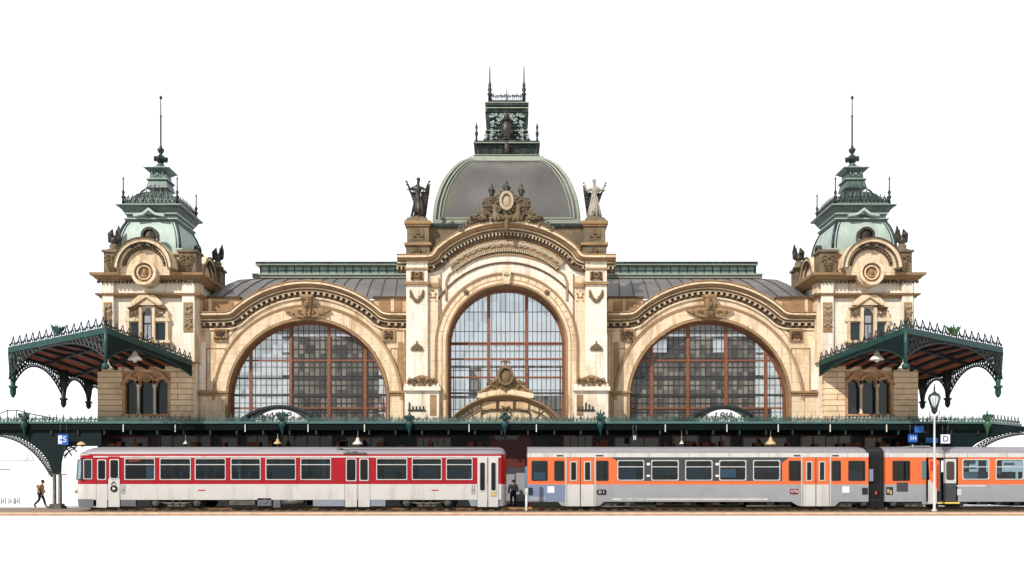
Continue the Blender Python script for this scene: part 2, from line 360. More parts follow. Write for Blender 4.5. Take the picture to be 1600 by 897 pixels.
def dentils(mb, path, n0, n1, y0, y1, step, wd, xlim=None):
    acc = 0
    for a, b in zip(path, path[1:]):
        a = Vector(a); b = Vector(b); L = (b-a).length; t = (b-a).normalized() if L > 1e-9 else Vector((1, 0)); nn = Vector((-t.y, t.x)); d = (step-acc) % step
        while d < L:
            c = a+t*d
            if xlim is None or xlim[0] < c.x < xlim[1]:
                q = [c+t*e*wd/2+nn*f for e, f in ((-1, n0), (1, n0), (1, n1), (-1, n1))]
                mb.poly_y([(k.x, k.y) for k in q], y0, y1)
            d += step
        acc = (acc+L) % step
def corn(y0, p, h, back=.1): return [(0, y0+back), (0, y0-p), (-.22*h, y0-p), (-.3*h, y0-.78*p), (-.55*h, y0-.66*p), (-.72*h, y0-.3*p), (-h, y0-.2*p), (-h, y0+back)]
def band(n0, n1, y0, y1): return [(n0, y1), (n0, y0), (n1, y0), (n1, y1)][::-1]
def boxes3(cx, cy, z, h, w, p, mb, d=None):            # square ring moulding as a slab
    mb.frustum(cx, cy, z, z+h, w+p, w+p, (d or w)+p, (d or w)+p)

# ------------------------------------------------------------------ ground, track
MB().add([(-900, -60, -.03), (900, -60, -.03), (900, 2500, -.03), (-900, 2500, -.03)], [(0, 1, 2, 3)]).build('ground', wground, kind='structure')
MB().box(-75, 75, -13.2, -1.55, -.025, 0).build('platform', asph, kind='structure')
TXL = px(128, -9)
tb = MB(); tb.cur = 0; tb.box(TXL, 75, -11.3, -4.6, .001, .05)
for i in range(155): tb.cur = 1; tb.box(TXL+.1+i*.62, TXL+.34+i*.62, -9.1, -5.2, .05, .09)
for y in (-8.0, -6.56):
    tb.cur = 2; tb.box(TXL, 75, y-.07, y+.07, .091, .12); tb.box(TXL, 75, y-.03, y+.03, .12, .2)
tb.build('railway_track', [ballast, steel, railrust], kind='structure')
fr = MB(); fr.cur = 0; fr.box(-75, 75, -14.05, -13.86, -.02, .035); fr.cur = 1; fr.box(-75, 75, -14.0, -13.89, .035, .14); fr.cur = 0; fr.box(-75, 75, -14.02, -13.87, .14, .165)
fr.cur = 0
for i in range(110): fr.box(-60+i*1.1+random.uniform(-.1, .1), -59.85+i*1.1, -14.12, -13.7, -.028, .01)
fr.build('front_rail', [railrust, railtop], kind='structure')

# ------------------------------------------------------------------ station building
B = thing('station_building', 'long ornate cream stone railway station with central dome, three arched windows and two corner towers', 'station', (px(793), 0, 0))
def arched_wall(mb, cx, cz, r, x0, x1, top, y0, y1, zb=0, n=40):
    mb.columns([(x, zb, zat(top, x)) for x in [x0+(cx-r-x0)*i/6 for i in range(7)]], y0, y1)
    mb.columns([(cx-r*math.cos(PI*i/n), cz+r*math.sin(PI*i/n), zat(top, cx-r*math.cos(PI*i/n))) for i in range(n+1)], y0, y1)
    mb.columns([(x, zb, zat(top, x)) for x in [cx+r+(x1-cx-r)*i/6 for i in range(7)]], y0, y1)
def arch_path(cx, cz, r, zb, n=36): return [(cx-r, zb)]+[(cx-r*math.cos(PI*i/n), cz+r*math.sin(PI*i/n)) for i in range(n+1)]+[(cx+r, zb)]
def arched_window(cx, cz, r, zb, y, vm, hm, vstep, hstep, gm, bars_extra=()):
    def xe(z): return r if z <= cz else math.sqrt(max(0, r*r-(z-cz)**2))
    def ze(x): return cz+math.sqrt(max(0, r*r-(x-cx)**2))
    fr = MB(); fr.sweep(arch_path(cx, cz, r-.005, zb), band(-.16, .0, y-.06, y+.06))
    for x in vm: fr.box(x-.10, x+.10, y-.09, y+.06, zb, ze(x)-.05)
    for z, m in hm:
        e = xe(z)-.06; fr.cur = m; fr.box(cx-e, cx+e, y-.075, y+.05, z-.055, z+.055)
    win = fr.build('arched_window', [redframe, darkbar], B)
    g = MB(); cols = [(cx-(r-.02)*math.cos(PI*i/40), zb, cz+(r-.02)*math.sin(PI*i/40)) for i in range(41)]
    o = 0; vs = []; fs = []
    for x, a, b in cols: vs += [(x, y+.03, a), (x, y+.03, b)]
    for i in range(40): fs.append((2*i, 2*i+2, 2*i+3, 2*i+1))
    g.add(vs, fs); g.build('glazing', gm, win)
    tb = MB(); x = cx-r+vstep*.5
    while x < cx+r: tb.box(x-.017, x+.017, y-.03, y+.02, zb, ze(x)); x += vstep
    z = zb
    while z < cz+r: e = xe(z); tb.box(cx-e, cx+e, y-.035, y+.02, z-.018, z+.018); z += hstep
    tb.build('glazing_bars', darkbar, win); return win

def wing(c, s, seed):
    X = lambda u: px(c+s*u); Z = pz
    def rx(a, b): return (min(X(a), X(b)), max(X(a), X(b)))
    cx = X(0); cz = Z(625); r = 124/24
    # cornice line
    ca = arc(cx, Z(614), 171/24, 180-46.5, 46.5, 30)
    lo, hi = rx(-181, 158); fl = Z(492)
    path = [(lo, fl), (ca[0][0]-.75, fl)]; path = chaikin(path+[(ca[0][0]-.05, fl+.04)]+ca[1:-1]+[(ca[-1][0]+.05, fl+.04), (ca[-1][0]+.75, fl), (hi, fl)], 2)
    lo2, hi2 = rx(-176, 156)
    wl = MB(); arched_wall(wl, cx, cz, r, lo2, hi2, [(p[0], p[1]-.1) for p in path], 0, .7)
    wall = wl.build('wing_wall', ochre, B)
    m = MB(); m.sweep(path, corn(0, .62, .48)); m.sweep([(p[0], p[1]+.03) for p in path], band(0, .07, -.66, .1)); cc_ = m.build('cornice', tan, wall); m = MB(); m.sweep(path, band(-.13, -.015, -.645, -.5)); m.sweep(path, band(-.40, -.33, -.36, -.2)); m.build_each('cornice_fillet', cream, wall)
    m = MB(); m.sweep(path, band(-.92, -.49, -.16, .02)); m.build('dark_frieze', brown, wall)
    m = MB(); dentils(m, path, -.76, -.56, -.32, -.162, .42, .15); m.sweep(path, band(-.57, -.53, -.32, -.15)); m.build('dentil_pattern', carve_light, wall)
    m = MB(); m.sweep(path, band(-1.02, -.922, -.22, .02)); m.build_each('moulding', cream, wall)
    # curved face between archivolt and frieze, then the archivolt
    m = MB(); m.sweep(arc(cx, cz, 149/24, 158, 22, 36), band(0, .62, -.09, .02)); m.build('arch_band', cream, wall)
    m = MB(); n0 = 148/24-r
    imp = Z(612)
    m.sweep(arch_path(cx, cz, r, 3.0, 44), band(-.008, n0, -.26, .04))
    m.build('archivolt', cream if s > 0 else cream, wall)
    m = MB(); m.sweep(arch_path(cx, cz, r, 3.0, 44), band(-.02, .13, -.33, .36)); m.sweep(arch_path(cx, cz, r, cz-.02, 44), band(n0-.1, n0, -.31, .02)); m.sweep(arch_path(cx, cz, r, cz-.02, 44), band(n0-.19, n0-.14, -.275, .02)); m.build('arch_moulding', tan, wall)
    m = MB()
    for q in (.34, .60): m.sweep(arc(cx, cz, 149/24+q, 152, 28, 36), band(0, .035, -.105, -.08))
    m.sweep(arch_path(cx, cz, r, 3.0, 44), band(.13, .165, -.275, -.2)); m.build('shadow_lines', brown, wall)  # brown strips that put shade into the colour along the arch
    m = MB()
    for a in (35, 62, 118, 145):
        p0 = (cx+(r+.16)*math.cos(R(a)), cz+(r+.16)*math.sin(R(a))); p1 = (cx+(r+.95)*math.cos(R(a)), cz+(r+.95)*math.sin(R(a)))
        m.tube([(p0[0], -.27, p0[1]), (p1[0], -.1, p1[1])], .02, 4)
    m.build_each('joint_line', jointline, wall)
    # pilasters, imposts, base blocks and square panels on both sides
    for a, b, pa in ((-172, -127, -136), (127, 150, 126)):
        m = MB(); l, h = rx(a, b)
        m.box(l, h, -.12, .02, 0, Z(505)); m.box(l+.12, h-.12, -.2, -.12, 0, imp-.3); m.build('pilaster', cream, wall)
        m = MB(); m.box(l-.06, h+.2, -.42, .0, imp-.12, imp+.0); m.box(l, h+.12, -.34, .0, imp-.26, imp-.12); m.build('impost', tan, wall)
        q, t = rx(a+3, a+13) if a < 0 else rx(b-9, b-2)
        m = MB(); m.box(q, t, -.2, -.122, imp+.1, Z(535)); m.build('side_strip', tan if a > 0 else white, wall)
        pc = X(pa); m = MB(); m.box(pc-.42, pc+.42, -.26, -.0, Z(534), Z(515)); pn = m.build('carved_panel', tan, wall)
        m = MB(); zc = (Z(534)+Z(515))/2; relief(m, pc, zc, .31, .28, -.27, 26, seed+a, .035); m.build('relief', brown, pn)
        m = MB(); l2, h2 = rx(a+14, b-2) if a < 0 else rx(a+2, b-10)
        m.sweep([(l2, 3), (l2, Z(545)), (h2, Z(545)), (h2, 3)][::1], band(-.03, .03, -.15, -.1)); m.build('panel_moulding', tan, wall)
    # keystone carving
    m = MB(); kz = Z(482); m.poly_y([(cx-.22, Z(497)), (cx+.22, Z(497)), (cx+.34, Z(467)), (cx-.34, Z(467))], -.62, -.05); m.box(cx-.4, cx+.4, -.66, -.05, Z(467), Z(463)); ks = m.build('keystone', tan, wall)
    m = MB(); relief(m, cx, kz, .26, .5, -.66, 12, seed, .05); m.ball((cx, -.7, kz+.1), .17, .14, .24); m.build('mask_carving', carve, ks)
    m = MB(); pth = [(cx+1.5*t, Z(487)-.22*(1-t*t)*1.6) for t in [i/8-1 for i in range(17)]]
    m.columns([(x, z-.0-.13*(1-abs((x-cx)/1.5)**2), Z(486)+.02+.05*(1-abs((x-cx)/1.5))) for x, z in pth], -.5, -.2)
    gl = m.build('garland_tray', tan, wall)
    m = MB(); relief(m, cx, Z(491), 1.25, .13, -.52, 26, seed+3, .045); m.build('garland', carve, gl)
    # attic and roof
    for a, b in ((-176, -108), (102, 156)):
        l, h = rx(a, b); m = MB(); m.box(l, h, .12, .6, fl-.2, Z(466)); at = m.build('attic_wall', ochre, wall)
        m = MB(); m.box(l-.05, h+.05, -.05, .7, Z(466), Z(463)); m.build('gutter', brown, at)
        m = MB(); m.box(l+.35, h-.45, .06, .12, Z(486), Z(471)); m.build('sunk_panel', tan, at)
        m = MB(); k = X(a+22 if a < 0 else b-25); m.box(k-.1, k+.1, .04, .12, fl, Z(466)); m.build('attic_pilaster', cream, at)
    yr = 8.0
    o1, o2 = px(345, .4), px(640, .4); q1 = px(404, yr); q2 = px(640, yr)
    def mxx(x, Y): return x if s > 0 else 2*px(793, 0)-x
    zr0 = Z(465); zr1 = pz(440, yr)
    m = MB(); N = 14; vs = []; prof = [0, .35, .62, .82, .95, 1.0]
    xl = [(o1-1.2, q1), (o2, q2)]
    for j, t in enumerate([0, .2, .4, .6, .8, 1.0]):
        for i in range(N+1):
            u = i/N; xa = (o1-1.0)+((o2)-(o1-1.0))*u; xb = q1+(q2-q1)*u
            vs.append((mxx(xa+(xb-xa)*t, 0), .4+(yr-.4)*t, zr0+(zr1-zr0)*math.sin(t*PI/2)))
    fs = [(j*(N+1)+i, j*(N+1)+i+1, (j+1)*(N+1)+i+1, (j+1)*(N+1)+i) for j in range(5) for i in range(N)]
    m.add(vs, fs)
    e = 6*(N+1); m.add([(mxx(o1-1, 0), .4, zr0-.1), (mxx(o2, 0), .4, zr0-.1), (mxx(o2, 0), 14, zr0-.1), (mxx(o1-1, 0), 14, zr0-.1)], [(0, 1, 2, 3)])
    m.add([(mxx(o1-1, 0), .4, zr0), (mxx(q1, 0), yr, zr1), (mxx(q1, 0), 14, zr1), (mxx(o1-1, 0), 14, zr0)], [(0, 1, 2, 3)])
    rf = m.build('wing_roof', roofm, B)
    m = MB()
    for i in range(1, N):
        m.tube([tuple(Vector(vs[j*(N+1)+i])+Vector((0, 0, .03))) for j in range(6)], .035, 4)
    m.build('seam_lines', brown, rf)
    # clerestory
    zc = lambda y: pz(y, yr)
    a, b = sorted((mxx(px(406, yr), 0), mxx(px(660, yr), 0))); a2, b2 = sorted((mxx(px(400, yr), 0), mxx(px(660, yr), 0)))
    m = MB(); m.box(a, b, yr, yr+5, zc(446), zc(412)); cl = m.build('clerestory', verdk, B)
    m = MB(); m.box(a2-.1, b2, yr-.6, yr+5.5, zc(437), zc(433)); m.box(a2-.1, b2, yr-.7, yr+5.6, zc(433), zc(430.5)); m.build('lower_eave', vrib, cl)
    m = MB(); m.box(a-.2, b, yr-.45, yr+5.4, zc(415), zc(411)); m.build('upper_eave', verdk, cl)
    m = MB(); m.box(a-.2, b, yr-.5, yr+5.45, zc(416.3), zc(415)); m.build_each('eave_trim', vrib, cl)
    m = MB(); m.box(a+.1, b-.1, yr-.05, yr, zc(430), zc(417)); m.build('clerestory_glazing', gclere, cl)
    m = MB(); x = a+.1
    while x < b: m.box(x-.03, x+.03, yr-.1, yr-.03, zc(430), zc(417)); x += .62
    m.box(a+.1, b-.1, yr-.12, yr-.06, zc(423.8), zc(423.2))
    m.build('clerestory_bars', verdk, cl)
    # window
    vm = [X(k) for k in (-93, -30, 30, 87)]
    arched_window(cx, cz, r-.02, Z(700), .45, vm, [(Z(562), 0), (Z(590), 1), (Z(617), 1), (Z(637), 0)], 8.4/24, 14.2/24, gwin)
wing(482, 1, 11); wing(1106.5, -1, 37)

# pavilion ------------------------------------------------------------
YP = -1.5
PX = lambda x, dy=0: px(x, YP); PZ = lambda y: pz(y, YP)
pc = PX(791.5); pr = PX(885)-PX(792.5); pcz = PZ(538.5)
k = (D+YP)/F
ca = arc(pc, PZ(514), 164*k, 180-45.5, 45.5, 34); fl = PZ(403)
ppath = chaikin([(PX(622), fl), (ca[0][0]-.5, fl), (ca[0][0]-.02, fl+.04)]+ca[1:-1]+[(ca[-1][0]+.02, fl+.04), (ca[-1][0]+.5, fl), (PX(961), fl)], 2)
m = MB(); arched_wall(m, pc, pcz, pr, PX(636), PX(947), [(p[0], p[1]-.15) for p in ppath], YP, .8); pw = m.build('pavilion_wall', white, B)
m = MB(); m.sweep(ppath, corn(YP, .75, .52, .2)); m.sweep(ppath, band(.0, .07, YP-.8, YP+.3)); m.build('cornice', tan, pw); m = MB(); m.sweep(ppath, band(-.14, -.015, YP-.775, YP-.6)); m.sweep(ppath, band(-.42, -.36, YP-.42, YP-.2)); m.build_each('cornice_fillet', cream, pw)
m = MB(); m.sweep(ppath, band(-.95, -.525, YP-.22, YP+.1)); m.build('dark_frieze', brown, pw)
m = MB(); dentils(m, ppath, -.80, -.60, YP-.36, YP-.222, .26, .10); m.sweep(ppath, band(-.61, -.57, YP-.36, YP-.21)); m.build('dentil_pattern', carve_light, pw)
inner = [p for p in ppath if PX(684) < p[0] < PX(899)]
m = MB(); m.sweep(inner, band(-1.55, -.96, YP-.13, YP+.1)); fz = m.build('carved_frieze', tan, pw)
m = MB(); 
for i, p in enumerate(inner[::2]):
    d = Vector((p[0]-pc, p[1]-PZ(514))).normalized(); q = (p[0]-d.x*1.26, p[1]-d.y*1.26)
    m.ball((q[0], YP-.16, q[1]), .13, .08, .12, 6, 4); spiral(m, q, .2, 1.1, i*1.3, YP-.17, .035, 1 if i % 2 else -1, 9)
m.build('frieze_carving', carve_light, fz)
m = MB(); m.sweep(inner, band(-1.82, -1.56, YP-.1, YP+.1)); lf = m.build('lower_frieze', brown, pw)
m = MB(); dentils(m, inner, -1.78, -1.6, YP-.2, YP-.102, .17, .09); m.sweep(inner, band(-1.61, -1.58, YP-.2, YP-.09)); m.build('small_dentil_pattern', carve_light, lf)
# arch bands
m = MB(); m.sweep(arch_path(pc, pcz, pr, PZ(655), 44), band(-.008, 19*k, YP-.22, YP+.1)); av = m.build('archivolt', cream, pw)
m = MB(); m.sweep(arch_path(pc, pcz, pr, 3, 44), band(-.02, .1, YP-.27, YP+.9)); m.sweep(arch_path(pc, pcz, pr, PZ(655), 44), band(19*k-.12, 19*k, YP-.3, YP+.05)); m.sweep(arch_path(pc, pcz, pr, PZ(655), 44), band(.3, .34, YP-.235, YP)); m.build('arch_moulding', tan, av)
m = MB()
for a in list(range(8, 172, 7)):
    p0 = (pc+(pr+.36)*math.cos(R(a)), pcz+(pr+.36)*math.sin(R(a))); p1 = (pc+(pr+.62)*math.cos(R(a)), pcz+(pr+.62)*math.sin(R(a)))
    m.tube([(p0[0], YP-.23, p0[1]), (p1[0], YP-.23, p1[1])], .012, 4)
m.build_each('joint_line', tan, av)
for rr_, a0 in ((141, 36), (128, 30)):
    m = MB(); pth = arc(pc, pcz, rr_*k, 180-a0-8, a0+8, 30)
    if rr_ == 141:
        l = PX(697); h = PX(886); pth = [(l, PZ(470)), (l, pth[0][1]+.0)]+[p for p in pth if l+.1 < p[0] < h-.1]+[(h, pth[-1][1]), (h, PZ(470))]
    else: pth = [(pth[0][0]-.25, pth[0][1]-.35)]+pth+[(pth[-1][0]+.25, pth[-1][1]-.35)]
    m.sweep(pth, band(-.06, .05, YP-(.09 if rr_ == 141 else .075), YP+.02)); m.build('arch_line', tan if rr_ == 141 else brown, pw)
m = MB(); m.sweep([(PX(689), PZ(600)), (PX(689), PZ(428))], band(-.04, .04, YP-.05, YP+.02)); m.sweep([(PX(896), PZ(600)), (PX(896), PZ(428))], band(-.04, .04, YP-.05, YP+.02)); m.build_each('edge_line', tan, pw)
m = MB(); m.poly_y([(pc-.17, PZ(446)), (pc+.17, PZ(446)), (pc+.3, PZ(425)), (pc-.3, PZ(425))], YP-.5, YP); ks = m.build('keystone', cream, av)
m = MB(); relief(m, pc, PZ(436), .16, .32, YP-.51, 6, 5, .035); m.build('mask_carving', carve, ks)
for a in (52, 128):
    m = MB(); c = (pc+(pr+.38)*math.cos(R(a)), pcz+(pr+.38)*math.sin(R(a))); m.cyl_y(c[0], c[1], .17, YP-.3, YP-.2, 12); m.ball((c[0], YP-.32, c[1]), .09); m.build('rosette', carve, av)
# pilasters
for sgn in (1, -1):
    fx = lambda x: PX(x) if sgn > 0 else 2*pc-PX(x)
    def ob(x0, x1): return sorted((fx(x0), fx(x1)))
    a, b = ob(636, 669); m = MB(); m.box(a, b, YP-.4, YP+.02, 0, PZ(405)); pl = m.build('pilaster', white, B)
    a2, b2 = ob(669, 685); m = MB(); m.box(a2, b2, YP-.18, YP+.02, 0, PZ(432)); m.build('inner_pilaster', cream, pl)
    m = MB(); m.box(a-.12, b+.12, YP-.55, YP, PZ(447), PZ(443)); m.box(min(a2, b2)-.04, max(a2, b2)+.04, YP-.32, YP, PZ(450), PZ(444)); m.box(a-.06, b+.06, YP-.48, YP, PZ(424), PZ(421)); m.build_each('capital_moulding', tan, pl)
    m = MB(); cx = (a+b)/2; m.box(cx-.4, cx+.4, YP-.46, YP-.3, PZ(440), PZ(427)); pn = m.build('carved_panel', tan, pl)
    m = MB(); relief(m, cx, PZ(433.5), .33, .22, YP-.47, 24, 21, .035); m.build('relief', brown, pn)
    m = MB(); relief(m, (a2+b2)/2, PZ(464), .2, .38, YP-.2, 7, 22, .035); m.build('bracket_carving', tan, pl)
    # garland hung in a U with tails
    m = MB()
    for i in range(15):
        t = i/7-1; m.ball((cx+t*.38, YP-.46, PZ(460)-.52*(1-t*t)+.0), .1+.03*(1-abs(t)), .07, .11, 7, 5)
    for sx in (-1, 1):
        for q in range(4): m.ball((cx+sx*.4, YP-.45, PZ(459)+.1-q*.12), .06, .05, .08, 6, 4)
        spiral(m, (cx+sx*.2, PZ(468)), .15, 1.2, 0, YP-.46, .03, sx)
    m.build('garland', carve, pl)
    m = MB(); relief(m, cx, PZ(546), .36, .26, YP-.44, 16, 33, .04, shape=lambda u: 1-u*.7); m.ball((cx, YP-.47, PZ(546)), .1, .08, .12); m.ball((cx, YP-.45, PZ(537)), .05, .05, .13); [m.tube([(cx, YP-.44, PZ(548)), (cx+.22*math.cos(R(q)), YP-.47, PZ(546)+.2*math.sin(R(q))), (cx+.36*math.cos(R(q)), YP-.44, PZ(546)+.3*math.sin(R(q)))], [.05, .05, .015], 5) for q in (20, 55, 125, 160, 200, 340, 90)]; m.build('rosette_carving', carve, pl)
    # pedestal zone
    m = MB(); a3, b3 = ob(634, 687); m.box(a3, b3, YP-.55, YP+.02, 0, PZ(609)); m.box(a3-.05, b3+.1, YP-.75, YP, PZ(612), PZ(606)); m.box(a3, b3, YP-.6, YP, PZ(606), PZ(601)); pd = m.build('pedestal', white, pl)
    m = MB(); m.columns([(a3-.0+(b3-a3)*i/10, PZ(601), PZ(601)+.55*(1-abs(i/5-1)**1.5)) for i in range(11)], YP-.58, YP-.38); m.build('small_pediment', tan, pl)
    m = MB(); relief(m, (a3+b3)/2, PZ(598), .9, .24, YP-.62, 40, 44, .055); m.build_each('scroll_carving', carve, pl)
    m = MB(); a4, b4 = ob(673, 683); m.box(a4, b4, YP-.58, YP-.5, PZ(650), PZ(618)); m.build('side_strip', tan, pl)
    m = MB(); m.box(a3+.5, b3-.9, YP-.57, YP-.54, PZ(648), PZ(622)) if False else None
    for q in range(5): m.box(a3+.25+q*.22, a3+.33+q*.22, YP-.62, YP-.55, PZ(641), PZ(630+random.choice((0, 3, 6))))
    m.box(a3+.2, a3+1.3, YP-.63, YP-.55, PZ(643), PZ(641)); m.build('iron_grille', black, pl)
# attic with pedestals
zt = PZ(346)
m = MB(); m.box(PX(650), PX(932), YP+.3, 1.2, fl-.2, PZ(352)); at = m.build('attic_wall', grime, B)
m = MB(); m.box(PX(650), PX(932), YP+.15, 1.4, PZ(353), PZ(348.5)); m.build('attic_cornice', verdk, at)
m = MB(); m.box(PX(650), PX(932), YP+.2, 1.3, PZ(388), PZ(384)); m.build('attic_moulding', grime, at)
for x0, x1 in ((635, 672), (910, 947)):
    a, b = PX(x0), PX(x1); m = MB(); m.box(a, b, YP-.25, YP+1.3, fl, PZ(384)); m.box(a+.06, b-.06, YP-.2, YP+1.25, PZ(384), PZ(352)); pd = m.build('statue_pedestal', grime, B)
    m = MB(); m.box(a-.1, b+.1, YP-.38, YP+1.4, PZ(385), PZ(381)); m.box(a-.1, b+.1, YP-.38, YP+1.4, PZ(352), PZ(347)); m.box(a, b, YP-.3, YP+1.3, PZ(355), PZ(352)); m.build_each('pedestal_moulding', tan, pd)
    m = MB(); m.box((a+b)/2-.38, (a+b)/2+.38, YP-.24, YP-.18, PZ(376), PZ(359)); relief(m, (a+b)/2, PZ(393), .55, .25, YP-.28, 14, 71, .05); relief(m, (a+b)/2, PZ(367), .28, .25, YP-.26, 8, 72, .04); m.build_each('pedestal_carving', carve, pd)
arched_window(pc, pcz, pr-.02, PZ(700), YP+1.0, [PX(763), PX(823)], [(PZ(532.5), 0), (PZ(532.5)-.08, 0), (PZ(558), 0), (PZ(587), 0), (PZ(612), 1)], 7.2*k, 31*k, gwinc)

# crest group over the pavilion arch
m = MB(); yc = YP-.75; z0 = PZ(370)
for i in range(27):                                    # foliage creeping along the arch
    t = i/13-1; x = pc+t*2.85; zb = math.sqrt(max(0, (164*k)**2-(x-pc)**2))+PZ(514)
    hh = .2+1.35*(1-abs(t))**.9
    for q in range(6 if abs(t) < .8 else 2):
        m.ball((x+random.uniform(-.12, .12), yc+random.uniform(0, .5), zb+random.uniform(.0, hh)), random.uniform(.1, .2), .16, random.uniform(.1, .2), 7, 5)
    spiral(m, (x, zb+hh*.7), .2, 1.3, random.uniform(0, 6), yc-.05, .05, 1 if t > 0 else -1)
cg = m.build('crest_sculpture', grime, B)
m = MB(); m.lathe(0, 0, [(.02, 0)]) if False else None
sh = [(pc+.36*math.cos(R(a)), PZ(322)+.5*math.sin(R(a))) for a in range(0, 361, 15)]
m.sweep(sh, band(-.09, .07, yc-.45, yc-.1)); m.ball((pc, yc-.2, PZ(322)), .33, .18, .46, 14, 8); m.build('oval_shield', carve_light, cg); m = MB(); relief(m, pc, PZ(324), 1.35, .75, yc-.05, 46, 93, .09, shape=lambda u: 1-.75*u); relief(m, pc, PZ(345), 2.3, .35, yc-.1, 40, 94, .1, shape=lambda u: 1-.6*u); m.build('trophy_carving', mat('sooty_carved_stone', (.12, .09, .055), .9, var=.5, vscale=4, stain=(.03, .025, .02), stain_amt=.8, stain_scale=4, bump=.5), cg)
m = MB()
fig = skin([(0, 0, .35), (0, 0, .75), (.02, 0, 1.0), (.04, 0, 1.16), (.06, -.03, 1.32), (.2, 0, .98), (.38, -.1, .8), (.3, -.2, .6), (-.17, 0, 1.0), (-.34, -.05, 1.2), (-.4, -.05, 1.48), (.16, -.2, .36), (.26, -.28, .0), (-.02, -.2, .3), (.05, -.3, -.05), (-.3, .0, .1)],
           [(0, 1), (1, 2), (2, 3), (3, 4), (2, 5), (5, 6), (6, 7), (2, 8), (8, 9), (9, 10), (0, 11), (11, 12), (0, 13), (13, 14), (0, 15)], [.17, .12, .135, .045, .085, .06, .045, .035, .06, .045, .035, .1, .09, .1, .09, .14], 2)
put(m, fig, (pc-.72, yc-.15, PZ(353)), 1.0, 1); figL = m.build_each('seated_figure', grime, cg); m = MB(); put(m, fig, (pc+.72, yc-.15, PZ(353)), 1.0, -1); put(m, fig, (pc+1.5, yc-.05, PZ(350)), .7, -1); put(m, fig, (pc-1.5, yc-.05, PZ(350)), .7, 1); m.build_each('seated_figure', carve, cg)
m = MB()
for dx, top, sc in ((-.93, 292, .8), (0, 287, 1), (.93, 292, .8)):
    zt_ = PZ(top); m.lathe(pc+dx, yc+.1, [(.16*sc, zt_-1.3), (.08, zt_-1.0), (.17*sc, zt_-.75), (.22*sc, zt_-.55), (.1, zt_-.42), (.15*sc, zt_-.25), (.03, zt_)], 9)
    for a in range(6): m.ball((pc+dx+.2*sc*math.cos(a), yc+.1+.2*sc*math.sin(a), zt_-.5+.1*(a % 2)), .07, .07, .13, 6, 4)
m.build_each('torch_finial', bronze, cg)
m = MB(); m.ball((pc, yc-.1, PZ(345)), .2, .2, .3); m.tube([(pc, yc-.1, PZ(350)), (pc+.02, yc-.2, PZ(360)), (pc, yc-.15, PZ(370))], [.18, .15, .06], 8)
relief(m, pc, PZ(350), .5, .3, yc-.2, 12, 91, .07); m.build('drop_carving', carve, cg)

# dome ------------------------------------------------------------------
dcx = px(791.5, 1.0); DY = 5.8; W0 = 4.75; z0 = pz(350, 1); H = 5.25
prof = [(0, 1), (.1, .997), (.2, .985), (.3, .968), (.4, .94), (.5, .905), (.6, .86), (.7, .80), (.78, .745), (.85, .685), (.91, .62), (.96, .545), (1, .47)]
m = MB(); m.box(dcx-W0-.25, dcx+W0+.25, DY-W0-.25, DY+W0+.25, pz(372, 1), z0); db = m.build('dome', domem, B)
m = MB(); m.smooth = True; vs = []
for h, q in prof: vs += [(dcx+sx*W0*q, DY+sy*W0*q, z0+H*h) for sx, sy in ((-1, -1), (1, -1), (1, 1), (-1, 1))]
for s_ in range(4):
    o = []
    for i in range(len(prof)): o += [vs[i*4+s_], vs[i*4+(s_+1) % 4]]
    m.add(o, [(2*i, 2*i+1, 2*i+3, 2*i+2) for i in range(len(prof)-1)], smooth=True)
m.build('dome_skin', domem, db)
m = MB()
for s_ in range(4):
    for ins, wd, out in ((.0, .15, .09), (.27, .10, .06), (.50, .05, .04)):
        for sgn in (0, 1):
            pts = []
            for h, q in prof:
                w_ = W0*q; u = (w_-ins)*(1 if sgn else -1); e = w_+out; z = z0+H*h
                pts.append({0: (dcx+u, DY-e, z), 1: (dcx+e, DY+u, z), 2: (dcx+u, DY+e, z), 3: (dcx-e, DY+u, z)}[s_])
            m.tube(pts, wd/1.5, 4)
m.box(dcx-W0-.1, dcx+W0+.1, DY-W0-.16, DY-W0, z0, z0+.28); m.box(dcx-W0+.3, dcx+W0-.3, DY-W0-.2, DY-W0-.1, z0+.3, z0+.4)
m.build_each('dome_rib', vrib, db)
m = MB(); zt = z0+H
m.frustum(dcx, DY, zt-.32, zt+.08, 2.75, 2.5); m.build('dome_cap', vrib, db)
# lantern
LY = DY; zl = lambda y: pz(y, DY-2.1+.95*min(1, max(0, (222-y)/40))); pw_ = (D+DY-2.1)/F
m = MB(); m.frustum(dcx, LY, zl(247), zl(242), 2.25, 2.15); m.frustum(dcx, LY, zl(242), zl(226), 1.95, 2.1); m.frustum(dcx, LY, zl(226), zl(221), 2.28, 2.25)
m.frustum(dcx, LY, zl(221), zl(202), 1.75, 1.32); m.frustum(dcx, LY, zl(203), zl(178), 1.42, 1.46); m.frustum(dcx, LY, zl(178), zl(173), 1.52, 1.35); m.frustum(dcx, LY, zl(173), zl(168), 1.32, 1.35); m.frustum(dcx, LY, zl(168), zl(163), 1.5, 1.5); m.frustum(dcx, LY, zl(163), zl(158), 1.3, 1.3)
ln = m.build('lantern', verdk, B)
m = MB()
for z, w_ in ((244, 2.28), (225, 2.3), (203, 1.5), (172, 1.5), (164, 1.53)): m.frustum(dcx, LY, zl(z), zl(z)+.06, w_, w_)
m.build_each('lantern_trim', vrib, ln)
m = MB(); yf = LY-1.5
relief(m, dcx, zl(190), 1.2, .42, yf-.05, 26, 301, .05); relief(m, dcx, zl(211), 1.55, .36, LY-1.75, 26, 302, .05)
m.build_each('lantern_tracery', verd, ln)
m = MB(); relief(m, dcx, zl(208), .42, 1.1, LY-2.05, 30, 303, .09); m.ball((dcx, LY-2.0, zl(205)), .42, .3, .7); m.ball((dcx, LY-2.15, zl(190)), .2, .2, .3); m.ball((dcx, LY-2.2, zl(232)), .22, .2, .5); m.build('cartouche', bronze, ln)
